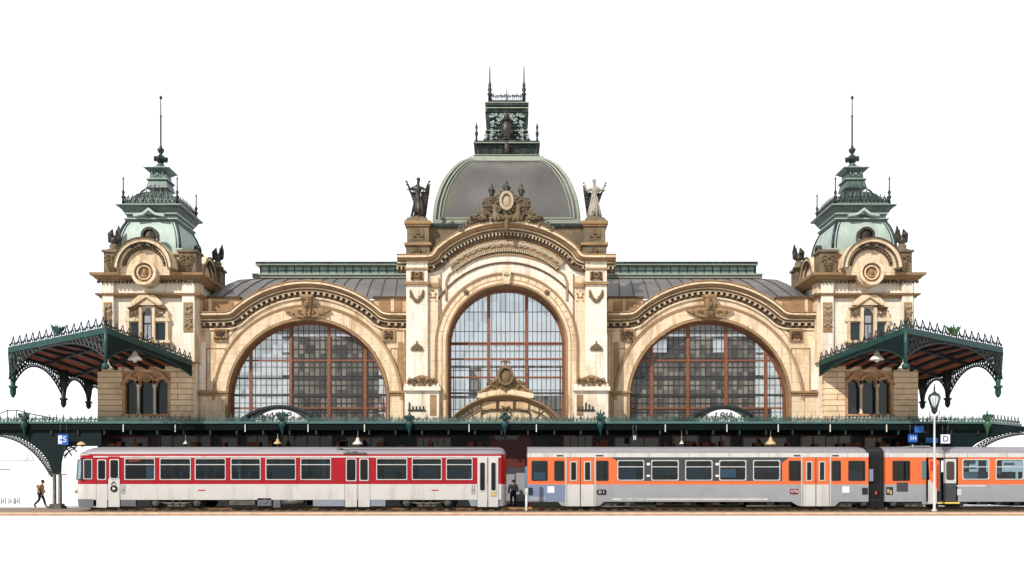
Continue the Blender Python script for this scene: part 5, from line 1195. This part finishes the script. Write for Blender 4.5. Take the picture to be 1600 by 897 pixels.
m = MB(); m.box(TX(489), TX(538), YF+.01, YF+.15, TZ(791), zb_-.01); m.box(TX(579), TX(602), YF+.01, YF+.15, TZ(791), zb_-.01); m.poly_y([(TX(732), zb_-.01), (TX(745), zb_-.01), (TX(745), TZ(791)), (TX(736), TZ(791))], YF+.01, YF+.15); m.box(TX(779), TX(786), YF+.05, YB-.05, TZ(791), zb_); m.build_each('skirt', mat('skirt_bluegrey', (.22, .25, .30), .45), rc)
# doors
def door(t, a, b, yb, y0, split, top_m, low_m, win, dark=gtrain, rad=.09, ytop=713):
    m = MB(); A, Bq = TX(a)+.02, TX(b)-.02; hl = [(TX(win[0]), TX(win[1]), TZ(win[3]), TZ(win[2]))]
    def cfn(x, z):
        if x is None: return []
        return 0 if z > TZ(split) else 1
    holed(m, A, Bq, [TZ(yb), TZ(split), TZ(ytop+.3)], hl, YF+.0+y0, cfn)
    m.cur = 2; m.box(A-.018, A, YF+.0, YF+.06, TZ(yb), TZ(ytop)); m.box(Bq, Bq+.018, YF+.0, YF+.06, TZ(yb), TZ(ytop)); m.box(A, Bq, YF+y0+.004, YF+.05, TZ(yb)-.03, TZ(yb))
    dr = m.build('door', [top_m, low_m, rubber], t); m = MB(); q = hl[0]; ring(m, q[0], q[1], q[2], q[3], rad, .03, YF+y0-.02, YF+y0+.03)
    m.build('door_window_frame', trim if top_m != twhite else rubber, dr); m = MB(); tglass(m, *q, YF+y0+.015); m.build('glass', dark, dr); return dr
door(rc, 150, 168, 793, -.0, 756.5, tred, twhite, (152.5, 165.5, 718.5, 749.5)); d2 = door(rc, 169, 188, 792, -.03, 748, tred, twhite, (172, 186, 718, 748))
door(rc, 538.5, 558.2, 792, 0, 756.5, tred, twhite, (541, 556.5, 717, 751.5)); door(rc, 559.2, 578.5, 792, 0, 756.5, tred, twhite, (562, 575.7, 717, 751))
door(rc, 745.5, 762, 792, -.01, 700, tred, twhite, (749.2, 758.6, 722, 767.5)); door(rc, 762.5, 779, 792, -.01, 700, tred, twhite, (766.7, 775.5, 722, 767.5))
m = MB(); m.cyl_y(TX(178.5), TZ(763.5), .2, YF-.06, YF-.045, 20); em = m.build('round_emblem', inkb, rc)
m = MB(); m.poly_y([(TX(177), TZ(766)), (TX(177), TZ(761)), (TX(181.5), TZ(763.5))], YF-.075, YF-.061); m.build('arrow', wsheet, em)
m = MB(); m.sweep([(TX(174), TZ(757)), (TX(178), TZ(752.5)), (TX(182), TZ(757))], band(-.02, .02, YF-.06, YF-.045)); m.build('arrow_mark', inkb, rc)
m = MB(); m.box(TX(766.5), TX(775.3), YF-.04, YF-.02, TZ(775), TZ(768)); m.build('notice', brass, rc)
text_part('REZERV', .19, TX(211), YF-.03, TZ(719.6), inkr, rc)
for a, b, y in ((309.5, 321, 766), (674, 685.5, 766)): m = MB(); m.box(TX(a), TX(b), YF-.012, YF+.01, TZ(y+.9), TZ(y-.9)); m.build_each('red_stripe_mark', inkr, rc)
for x in (191, 737.5):
    m = MB(); 
    for q in (0, 3.6): m.tube([(TX(x+q), YF-.05, TZ(772)), (TX(x+q), YF-.05, TZ(757))], .012, 6)
    m.tube([(TX(x), YF-.05, TZ(765)), (TX(x+3.6), YF-.05, TZ(765))], .01, 5); m.build_each('grab_rail', steel, rc)
m = MB(); m.box(TX(508), TX(514.5), YF+.06, YF+.1, TZ(748), TZ(723)); m.build('curtain', amber, rc)
m = MB(); m.box(TX(503), TX(507.5), YF+.05, YF+.12, TZ(749), TZ(717)); m.box(TX(732), TX(736), YF+.06, YF+.12, TZ(749), TZ(738)); m.build_each('inner_post', twhite, rc)
m = MB()
for a, b, c_, d_ in ((228, 242, 727, 749), (318, 325, 717, 749), (425, 458, 729, 749), (601, 610, 729, 749), (655, 684, 731, 749), (700, 736, 734, 749), (372, 375, 717, 749)): m.box(TX(a), TX(b), YF+.07, YF+.09, TZ(d_), TZ(c_))
m.build_each('window_blind', mat('grey_blue_blind', (.28, .33, .36), .8, var=.2), rc)
seats(rc, [TX(200)+i*.95 for i in range(11)]+[TX(590)+i*.95 for i in range(6)])
m = MB(); m.box(TX(120), TX(786), YF+.35, YB-.35, .62, zb_); m.box(TX(355), TX(390), YF+.1, YB-.1, .28, .8); m.box(TX(438), TX(478), YF+.12, YB-.1, .3, .78); m.tube([(TX(352), YF+.12, .22), (TX(480), YF+.12, .22)], .025, 5)
uf = m.build('underframe', under, rc)
m = MB(); m.box(TX(358), TX(398), YF+.04, YF+.3, .33, .68); m.tube([(TX(440), YF+.2, .52), (TX(474), YF+.2, .52)], .22, 14); m.build('fuel_tank', steel, uf)
m = MB(); m.box(TX(402), TX(424), YF-.0, YF+.3, .3, .72); m.cyl_y(TX(414), .55, .13, YF-.03, YF, 14); m.box(TX(427), TX(438), YF, YF+.3, .2, .62); m.build_each('equipment_box', skirt, uf)
bogie(rc, TX(274)); bogie(rc, TX(667))

# orange carriages ----
def emblem(t, x0, x1, y, txt, c0=inkb):
    m = MB(); m.poly_y(rrect(TX(x0), TX(x1), TZ(y+4.2), TZ(y-4.2), .08), YF-.02, YF+.01); e = m.build('number_plate', c0, t); text_part(txt, .22, (TX(x0)+TX(x1))/2, YF-.03, TZ(y), wsheet, e, depth=.01)
def orange_car(x0, x1, wins, doors, label, dark=None, small=(), cut=(), left_round=False, extra_holes=()):
    t = thing('passenger_carriage', label, 'train', (TX((x0+x1)/2), YM, 0), 'orange and grey passenger carriages')
    zt_, zr_, zs_, zb_ = TZ(697), TZ(714.5), TZ(757), TZ(784)
    holes = []
    for w_ in wins: q, _ = window(t, w_[0], w_[1], w_[2] if len(w_) > 2 else 719.5, w_[3] if len(w_) > 3 else 750.5, w_[4] if len(w_) > 4 else 729.5, thick=.03, rad=.1); holes.append(q)
    for w_ in small: q, _ = window(t, w_[0], w_[1], 720.5, 750.5, None, rubber, .09, 'small_window'); holes.append(q)
    for a, b in doors: holes.append((TX(a-.8), TX(b+.8), TZ(800), TZ(715.3)))
    holes += list(extra_holes)
    def cf(x, z):
        if x is None: return ([TX(dark[0]), TX(dark[1])] if dark else [])
        if z < zs_: return 1
        if dark and TX(dark[0]) < x < TX(dark[1]) and z > TZ(751.5): return 3
        return 0
    m = MB(); zz = [zb_, zs_, TZ(751.5), zr_]
    holed(m, TX(x0), TX(x1), zz, holes, YF, cf); holed(m, TX(x0), TX(x1), zz, [h for h in holes if h[2] > zb_], YB, cf)
    for x, fl_ in ((TX(x0), 0), (TX(x1), 0)): m.cur = 0; m.add([(x, YF, zs_), (x, YB, zs_), (x, YB, zr_), (x, YF, zr_)], [(0, 1, 2, 3)]); m.cur = 1; m.add([(x, YF, zb_), (x, YB, zb_), (x, YB, zs_), (x, YF, zs_)], [(0, 1, 2, 3)])
    m.cur = 4; m.box(TX(x0)+.02, TX(x1)-.02, YF+.06, YB-.06, zb_, zb_+.06); m.box(TX(x0)+.02, TX(x1)-.02, YF+.08, YB-.06, zr_-.05, zr_)
    if dark:                                           # slanted ends of the dark band
        m.cur = 3; a, b = TX(dark[0]), TX(dark[1])
        m.poly_y([(a-.42, zr_), (a, zr_), (a, TZ(721))], YF-.006, YF+.0); m.poly_y([(b+.42, zr_), (b, zr_), (b, TZ(723))], YF-.006, YF+.0)
    m.build('body', [torange, tgrey, twhite, tband, under], t)
    m = MB(); N = 12; vs = []; L = [(x0+.0, 1, 1), (x1-8, 1, 1), (x1-4, .98, .93), (x1-1.5, .93, .72), (x1, .85, .4)] if not left_round else [(x0, .85, .4), (x0+1.5, .93, .72), (x0+4, .98, .93), (x0+8, 1, 1), (x1, 1, 1)]
    zw = TZ(708)
    for x, q, hh in L:
        for i in range(N+1): vs.append((TX(x), YM-hw*q*math.cos(PI*i/N), zw+(zt_-zw)*hh*math.sin(PI*i/N)**.7))
    m.add(vs, [(j*(N+1)+i, j*(N+1)+i+1, (j+1)*(N+1)+i+1, (j+1)*(N+1)+i) for j in range(len(L)-1) for i in range(N)], smooth=True)
    m.add(vs[:N+1], [tuple(range(N+1))]); m.add(vs[-N-1:], [tuple(range(N+1))]); rf = m.build('roof', troof, t)
    m = MB(); m.box(TX(x0), TX(x1), YF-.012, YB+.012, zr_, zw); m.build('cantrail', twhite, rf)
    m = MB(); x = x0+4
    while x < x1: m.box(TX(x)-.008, TX(x)+.008, YF-.016, YF-.01, zr_, zw); x += 62
    m.build('panel_joint', steel, rf)
    m = MB(); m.box(TX(x0)+.3, TX(x1)-.3, YF+.35, YB-.35, .6, zb_)
    rr = random.Random(int(x0)); x = x0+110
    while x < min(x1-110, 1700): w2 = rr.uniform(12, 34); m.box(TX(x), TX(x+w2), YF+.2, YB-.2, rr.uniform(.22, .4), .7); x += w2+rr.uniform(4, 20)
    m.build('underframe', under, t)
    m = MB()
    for i in range(7): x = x0+115+i*(x1-x0-230)/7; m.box(TX(x), TX(x+rr.uniform(5, 16)), YF+.12, YF+.2, .38, .38+rr.uniform(.1, .26)); 
    m.tube([(TX(x0+100), YF+.12, .26), (TX(x0+200), YF+.12, .25)], .04, 6); m.tube([(TX(x1-190), YF+.12, .28), (TX(x1-120), YF+.12, .28)], .05, 6); m.build_each('underfloor_equipment', steel, t)
    return t, zb_
t1, zb_ = orange_car(824.5, 1357, [(965, 1006), (1018, 1060), (1071, 1112.7), (1124, 1165.5), (1177, 1218.5)], [(885.5, 906.8), (907, 928.5), (1254, 1274.8), (1275, 1296)], 'orange and grey carriage with a dark band round its windows, right of the red railcar', dark=(966, 1222), small=[(831, 855), (866.5, 881), (932, 950), (1233, 1250.5), (1300, 1313), (1326, 1351)])
for a, b, w0, w1 in ((885.5, 906.8, 891.5, 901), (907, 928.5, 913, 923), (1254, 1274.8, 1260, 1268.7), (1275, 1296, 1280, 1288.7)): door(t1, a, b, 791, 0, 757, torange, twhite, (w0, w1, 721.5, 751), rad=.04, ytop=715.3)
m = MB()
for a, b in ((883.5, 885.3), (928.7, 930.5), (1252, 1253.8), (1296.2, 1298)): m.box(TX(a), TX(b), YF-.012, YF+.02, TZ(791), TZ(715))
m.build_each('door_post', twhite, t1)
m = MB()
for pts in (((855, 784), (885, 784), (885, 791), (877, 790), (872, 784)), ((929, 784), (944, 784), (937, 790), (929, 791)), ((1236, 784), (1253, 784), (1253, 791), (1247, 790)), ((1297, 784), (1312, 784), (1304, 791), (1297, 791))): m.poly_y([(TX(a), TZ(b)) for a, b in pts], YF+.005, YF+.1)
m.build_each('step_well_skirt', tgrey, t1)
m = MB(); m.box(TX(825), TX(885), YF-.004, YF+.0, TZ(783.5), TZ(757.5)); m.build('bluegrey_panel', tblue, t1)
m = MB(); m.box(TX(827), TX(852), YF-.012, YF-.004, TZ(782), TZ(776)); m.build('lower_vent', tgrey, t1)
for a, b in ((855.5, 866), (1316, 1327)): m = MB(); m.box(TX(a), TX(b), YF-.02, YF-.003, TZ(770), TZ(760)); st_ = m.build('white_sticker', wsheet, t1); text_part('1', .12, (TX(a)+TX(b))/2, YF-.027, TZ(765), steel, st_, depth=.006)
m = MB(); m.box(TX(825.5), TX(832), YF-.05, YF+.0, TZ(773), TZ(762)); m.build('lamp_recess', navy, t1)
m = MB(); m.box(TX(1347), TX(1356), YF-.012, YF+.0, TZ(773), TZ(762)); m.build('socket_panel', under, t1)
emblem(t1, 932.5, 947.5, 769, 'D 1'); emblem(t1, 1234, 1247.5, 768, 'OT6', mat('dark_red_plate', (.16, .012, .012), .5))
m = MB()
for a, b in ((870, 880), (931, 942.5), (1240, 1250), (1300, 1310)): m.box(TX(a), TX(b), YF-.05, YF+.01, TZ(712.6), TZ(711))
m.build_each('door_lamp', rubber, t1)
m = MB(); m.box(TX(957), TX(1200), YF-.008, YF+.0, TZ(781.5), TZ(778.6)); ls = m.build('lower_label_strip', twhite, t1)
text_part('NORD 714 -- 5 84 26   211 0  M4', .10, TX(990), YF-.014, TZ(780), steel, ls, depth=.005)
m = MB()
for x in (1010.5, 1118): m.box(TX(x), TX(x+5), YF-.02, YF+.0, TZ(727), TZ(723.5)); m.box(TX(x), TX(x+5), YF-.02, YF+.0, TZ(745), TZ(742))
m.build_each('class_marker', wsheet, t1)
m = MB()
for a, b, c_, d_ in ((833, 852, 738, 750), (968, 995, 732, 749), (1020, 1058, 733, 742), (1074, 1110, 731, 749), (1127, 1150, 733, 746), (1180, 1210, 731, 738), (868, 880, 743, 749), (1328, 1348, 735, 749)): m.box(TX(a), TX(b), YF+.07, YF+.09, TZ(d_), TZ(c_))
m.build_each('window_blind', mat('pale_blue_blind', (.30, .40, .48), .8, var=.3), t1)
seats(t1, [TX(962)+i*.95 for i in range(9)]); bogie(t1, TX(955)-.2); bogie(t1, TX(1318)); 
# gangway
gw = thing('gangway_bellows', 'black ribbed gangway bellows between the two orange carriages', 'gangway', (TX(1370), YM, 0))
m = MB(); N = 12
L = []
for i in range(15):
    x = 1357.5+26*i/14; L.append((x, .86+.05*(i % 2)))
vs = []
for x, q in L:
    for j in range(N+1): vs.append((TX(x), YM-hw*q*math.cos(PI*j/N), TZ(712)+(TZ(696.5)-TZ(712))*math.sin(PI*j/N)**.6))
    vs.append((TX(x), YM+hw*q, TZ(793))); vs.append((TX(x), YM-hw*q, TZ(793)))
n = N+3
m.add(vs, [(j*n+i, j*n+(i+1) % n, (j+1)*n+(i+1) % n, (j+1)*n+i) for j in range(len(L)-1) for i in range(n)]); m.build('bellows', mat('grey_black_bellows', (0.01, 0.01, 0.012), .5, var=.6, vscale=1.2), gw)
m = MB(); m.ball((TX(1370), YF+.1, TZ(771)), .07, .05, .12); m.build('tail_lamp', inkr, gw); m = MB(); m.tube([(TX(1358), YF+.25, .6), (TX(1383), YF+.25, .6)], .07, 8); m.build('coupling', steel, gw)
m = MB(); m.box(TX(1359), TX(1365), YF+.04, YF+.12, TZ(752), TZ(733)); m.build('cable_box', tblue, gw)
# second carriage
X1 = 1383.5
t2, zb_ = orange_car(X1, 1820, [(1504, 1545, 718, 749), (1556, 1599, 718, 749), (1610, 1652, 718, 749), (1663, 1705, 718, 749)], [(1448, 1496)], 'second orange and grey carriage with an open door at the right edge', small=[(1395, 1421)], left_round=True)
m = MB(); m.box(TX(1401), TX(1418.5), YF-.02, YF+.0, TZ(768), TZ(754)); m.build('dark_panel', tband, t2)
m = MB(); m.box(TX(1384.5), TX(1395), YF-.02, YF, TZ(773), TZ(761)); sp = m.build('socket_panel', under, t2)
m = MB(); m.box(TX(1386), TX(1389), YF-.03, YF-.02, TZ(770), TZ(764)); m.box(TX(1390), TX(1393), YF-.03, YF-.02, TZ(772), TZ(766)); m.build_each('socket', brass, sp)
m = MB(); m.poly_y([(TX(1448), TZ(787)), (TX(1461), TZ(787)), (TX(1461), TZ(763)), (TX(1450), TZ(750)), (TX(1448), TZ(750))], YF-.2, YF-.16); m.cur = 1; m.poly_y([(TX(1448.3), TZ(717)), (TX(1461), TZ(717)), (TX(1461), TZ(763)), (TX(1450), TZ(750))], YF-.204, YF-.16); dl = m.build('folding_door_leaf', [twhite, torange], t2)
m = MB(); m.box(TX(1451), TX(1458), YF-.22, YF-.2, TZ(736), TZ(721)); m.build('notice', inkr, dl)
m = MB(); m.box(TX(1440.5), TX(1447), YF-.04, YF+.02, TZ(748), TZ(720)); m.build('mirror_glass', mat('teal_glass', (.08, .16, .18), .1), t2)
m = MB(); m.box(TX(1474.5), TX(1494), YF-.0, YF+.04, TZ(755), TZ(717)); m.cur = 1; m.box(TX(1474.5), TX(1494), YF-.0, YF+.04, TZ(783), TZ(755.1)); dr = m.build('door', [twhite, tband], t2)
m = MB(); m.poly_y(rrect(TX(1478.5), TX(1491), TZ(750), TZ(721), .12), YF-.02, YF-.002); m.build('glass', mat('brown_dark_glass', (.05, .035, .03), .1), dr)
m = MB(); m.box(TX(1463), TX(1474), YF+.25, YF+.3, TZ(783), TZ(717)); m.build('vestibule_wall', tband, t2)
m = MB(); m.box(TX(1465), TX(1470), YF+.15, YF+.2, TZ(768), TZ(719)); m.build('vestibule_post', torange, t2)
m = MB(); m.box(TX(1463), TX(1497), YF-.18, YF+.1, TZ(787), TZ(784.5)); m.build('step', yellow, t2)
m = MB(); m.box(TX(1441), TX(1462), YF-.02, YF+.1, TZ(788), TZ(784)); m.build('step_skirt', tgrey, t2)
m = MB(); m.box(TX(1495.5), TX(1502), YF-.02, YF, TZ(774), TZ(764)); m.box(TX(1495), TX(1540), YF-.01, YF, TZ(760.5), TZ(758)); m.build_each('hatch', twhite, t2)
m = MB(); m.box(TX(1430), TX(1460), YF+.5, YB-.6, TZ(698), TZ(696)); m.tube([(TX(1431), YF+.4, TZ(707)), (TX(1431), YF+.4, TZ(694))], .05, 6); m.box(TX(1446), TX(1452), YF+.2, YF+.4, TZ(705), TZ(700)); m.build_each('roof_equipment', troof, t2)
m = MB()
for a, b, c_, d_ in ((1505, 1513, 719, 733), (1516, 1526, 719, 726), (1506, 1530, 737, 748), (1515, 1528, 729, 733), (1571, 1587, 723, 727), (1557, 1565, 731, 741)): m.box(TX(a), TX(b), YF+.12, YF+.15, TZ(d_), TZ(c_))
m.build_each('window_blind', mat('pale_blind', (.55, .55, .52), .8), t2)
m = MB(); m.box(TX(1532), TX(1544), YF+.2, YF+.24, TZ(748), TZ(719)); m.build('inner_partition', seatb, t2)
seats(t2, [TX(1505)+i*.95 for i in range(9)]); bogie(t2, TX(1430)); bogie(t2, TX(1760))

# ------------------------------------------------------------------ masts
def tpole(): 
    Y = -10.3; x = px(1460, Y); t = thing('lamp_mast', 'tall white lamp mast with a glass lantern in front of the second orange carriage', 'street lamp', (x, Y, 0))
    m = MB(); m.lathe(x, Y, [(.14, 0), (.14, .12), (.07, .2), (.065, pz(745, Y)), (.055, pz(700, Y)), (.045, pz(660, Y)), (.035, pz(646, Y))], 12); m.build('mast', twhite, t)
    zz = lambda y: pz(y, Y)
    m = MB()
    for k_ in range(6):
        a = k_*PI/3+.3; m.tube([(x+.13*math.cos(a), Y+.13*math.sin(a), zz(642)), (x+.33*math.cos(a), Y+.33*math.sin(a), zz(622)), (x+.27*math.cos(a), Y+.27*math.sin(a), zz(616))], .012, 5)
    m.lathe(x, Y, [(.05, zz(647)), (.16, zz(643)), (.16, zz(641)), (.1, zz(640))], 10); m.lathe(x, Y, [(.24, zz(617)), (.26, zz(616.3)), (.12, zz(614)), (.04, zz(611)), (.05, zz(608)), (.03, zz(603)), (.01, zz(599))], 12)
    for s in (-1, 1): m.tube([(x, Y, zz(652)), (x+s*.25, Y, zz(650)), (x+s*.3, Y, zz(640))], .02, 5)
    ln = m.build('lantern_cage', black, t)
    m = MB(); m.lathe(x, Y, [(.12, zz(641)), (.31, zz(622)), (.26, zz(617))], 12); m.build('lantern_glass', glamp, ln)
tpole()
Y = -9.6; x = px(822.5, Y); t = thing('signal_post', 'short white post with a blue upper end between the red and orange trains', 'post', (x, Y, 0))
m = MB(); m.lathe(x, Y, [(.08, 0), (.065, .1), (.06, pz(765, Y))], 10); m.box(x-.08, x+.08, Y-.07, Y+.07, pz(771, Y), pz(763, Y)); m.build('post_shaft', twhite, t)
m = MB(); m.box(x-.075, x+.075, Y-.06, Y+.06, pz(763, Y), pz(729, Y)); m.build('post_head', mat('steel_blue', (.10, .17, .24), .5), t)

# ------------------------------------------------------------------ people
def person(x, Y, label, coat, legsm, face=-1, pose='walk', H_=1.74):
    t = thing('person', label, 'person', (x, Y, 0)); f = face; s_ = H_/1.74
    if pose == 'walk': legs = [(.0, .04, .88), (.22, .05, .5), (.50, .06, .12), (.50, -.12, .88), (-.16, -.06, .48), (-.36, -.06, .1)]
    J = lambda a: Vector((a[0]*f, a[1], a[2]))
    if pose == 'walk':
        hipL, knL, anL, toL = (.0, .09, .88), (.16, .09, .50), (.27, .09, .11), (.40, .09, .04)
        hipR, knR, anR, toR = (.0, -.09, .88), (-.04, -.09, .48), (-.36, -.09, .17), (-.25, -.09, .03)
        shL, elL, haL = (.05, .2, 1.36), (.0, .27, 1.1), (.2, .22, .98); shR, elR, haR = (.05, -.2, 1.36), (-.06, -.28, 1.1), (.12, -.26, .92)
        neck, head, topp = (.10, 0, 1.46), (.15, 0, 1.60), (.16, 0, 1.7)
    else:
        hipL, knL, anL, toL = (.1, 0, .9), (.11, 0, .5), (.12, .02, .1), (.13, -.13, .04)
        hipR, knR, anR, toR = (-.1, 0, .9), (-.13, -.02, .5), (-.16, 0, .1), (-.17, -.15, .04)
        shL, elL, haL = (.2, 0, 1.4), (.27, -.02, 1.12), (.2, -.16, 1.0); shR, elR, haR = (-.2, 0, 1.4), (-.27, 0, 1.13), (-.27, -.08, .88)
        neck, head, topp = (0, 0, 1.47), (0, -.02, 1.61), (0, 0, 1.7)
    V = [(0, 0, .95), (.02, 0, 1.15), (.05, 0, 1.34), neck, head, topp, hipL, knL, anL, toL, hipR, knR, anR, toR, shL, elL, haL, shR, elR, haR]
    E = [(0, 1), (1, 2), (2, 3), (3, 4), (4, 5), (0, 6), (6, 7), (7, 8), (8, 9), (0, 10), (10, 11), (11, 12), (12, 13), (2, 14), (14, 15), (15, 16), (2, 17), (17, 18), (18, 19)]
    rad = [.13, .12, .14, .055, .085, .07, .085, .06, .04, .035, .085, .06, .04, .035, .055, .045, .03, .055, .045, .03]
    V2 = [J(v)*s_ for v in V]; vf = skin(V2, E, rad, 2); m = MB(); put(m, vf, (x, Y, 0))
    for h in (haL, haR):                                # fingers and thumb
        h = J(h)*s_
        for k_ in range(4): m.tube([h+Vector((0, -.03+.02*k_, -.02)), h+Vector((.02*f, -.032+.021*k_, -.06)), h+Vector((.035*f, -.03+.02*k_, -.088-.006*(k_ in (1, 2))))], [.011, .01, .007], 6)
        m.tube([h+Vector((.02*f, -.03, .0)), h+Vector((.05*f, -.035, -.03)), h+Vector((.055*f, -.03, -.055))], [.012, .01, .007], 6)
    hd = J(head)*s_; nf = Vector((f, 0, 0)) if pose == 'walk' else Vector((0, -1, 0)); sd_ = Vector((-nf.y, nf.x, 0)); o = Vector((x, Y, 0))
    m.ball(tuple(o+hd+nf*.095+Vector((0, 0, -.01))), .018, .016, .022, 8, 6)
    for q in (-1, 1): m.ball(tuple(o+hd+sd_*q*.085), .015, .015, .03, 8, 6)
    b = m.build('body', skinm, t)
    m = MB()
    for q in (-1, 1): m.ball(tuple(o+hd+nf*.082+sd_*q*.03+Vector((0, 0, .02))), .012, .012, .009, 8, 6)
    m.build_each('eye', inkb, t)
    i1 = [0, 6, 7, 8, 10, 11, 12]; vv = [V2[i] for i in i1]; vf = skin(vv, [(0, 1), (1, 2), (2, 3), (0, 4), (4, 5), (5, 6)], [.15, .105, .078, .06, .105, .078, .06], 2); m = MB(); put(m, vf, (x, Y, 0)); m.build('trousers', legsm, t)
    i2 = [0, 1, 2, 14, 15, 16, 17, 18, 19]; vv = [V2[i].copy() for i in i2]; vv[5] = vv[4].lerp(vv[5], .85); vv[8] = vv[7].lerp(vv[8], .85); vv.append(V2[0]+Vector((0, 0, -.22))); vv.append(V2[2].lerp(V2[3], .75))
    vf = skin(vv, [(0, 1), (1, 2), (2, 3), (3, 4), (4, 5), (2, 6), (6, 7), (7, 8), (0, 9), (2, 10)], [(.18, .17), (.175, .165), (.18, .17), .09, .075, .06, .09, .075, .06, (.22, .21), .075], 2); m = MB(); put(m, vf, (x, Y, 0)); m.build('coat', coat, t)
    m = MB(); m.ball(tuple(o+hd+Vector((0, 0, .055))-nf*.02), .108, .108, .1, 14, 10); m.build('hair', hairm, t)
    for an, to in ((anL, toL), (anR, toR)):
        A = o+J(an)*s_; T = o+J(to)*s_; m = MB(); m.tube([A+Vector((0, 0, -.02)), A.lerp(T, .5), T], [.055, .055, .04], 8); m.build('shoe', inkb, t)
    if pose == 'walk':
        m = MB(); bp = o+J((-.17, -.12, 1.0)); m.ball(tuple(o+J((-.17, .02, 1.30))), .09, .12, .14, 10, 8)
        m.tube([o+J((-.1, -.2, 1.38)), o+J((.1, -.26, 1.1)), o+J((.12, -.26, .9))], .02, 6); m.ball(tuple(o+J((.06, -.28, .86))), .14, .06, .1, 10, 8); m.build('shoulder_bag', inkb, t)
    return t
person(px(63.5, -1.7), -1.7, 'person in a tan coat and black trousers striding by the left canopy column', coatm, trous, 1, 'walk', 1.74)
person(px(802, -3.4), -3.4, 'person in dark clothes standing at the entrance door between the red and orange trains', navy, navy, 1, 'stand', 1.74)

# ------------------------------------------------------------------ far left: wires, fence
t = thing('catenary_wires', 'thin dark overhead wires and a small bracket far behind the left canopy column', 'wires', (px(0, 30), 30, 0))
wy = 30; m = MB()
for pts in (((-150, 703), (30, 703), (80, 702)), ((-150, 722), (60, 719), (98, 720)), ((-150, 734), (16, 734)), ((36, 719), (53, 719)), ((42, 719), (46, 705), (53, 719))):
    m.tube([(px(a, wy), wy, pz(b, wy)) for a, b in pts], .035 if pts[0][1] != 734 else .07, 4)
m.build_each('wire', steel, t)
m = MB()
for xx in (62, -100): m.tube([(px(xx, wy), wy, 0), (px(xx, wy), wy, pz(702, wy))], .025, 5)
m.build_each('wire_pole', twhite, t)
fy = 6; t = thing('low_railing', 'low black broken railing on the ground at the far left edge', 'railing', (px(15, fy), fy, 0))
m = MB()
for x0, x1 in ((2, 9), (14, 22), (24, 30)):
    m.tube([(px(x0, fy), fy, 0), (px(x0, fy), fy, pz(779, fy)), (px(x0+3, fy), fy, pz(779, fy)), (px(x0+3, fy), fy, pz(786, fy))], .03, 4); m.tube([(px(x1, fy), fy, 0), (px(x1, fy), fy, pz(778, fy))], .03, 4); m.tube([(px(x0, fy), fy, pz(784, fy)), (px(x1, fy), fy, pz(784, fy))], .02, 4)
for x in (-60, -40, -20): m.tube([(px(x, fy), fy, 0), (px(x, fy), fy, pz(779, fy))], .03, 4)
m.build_each('rails', black, t)
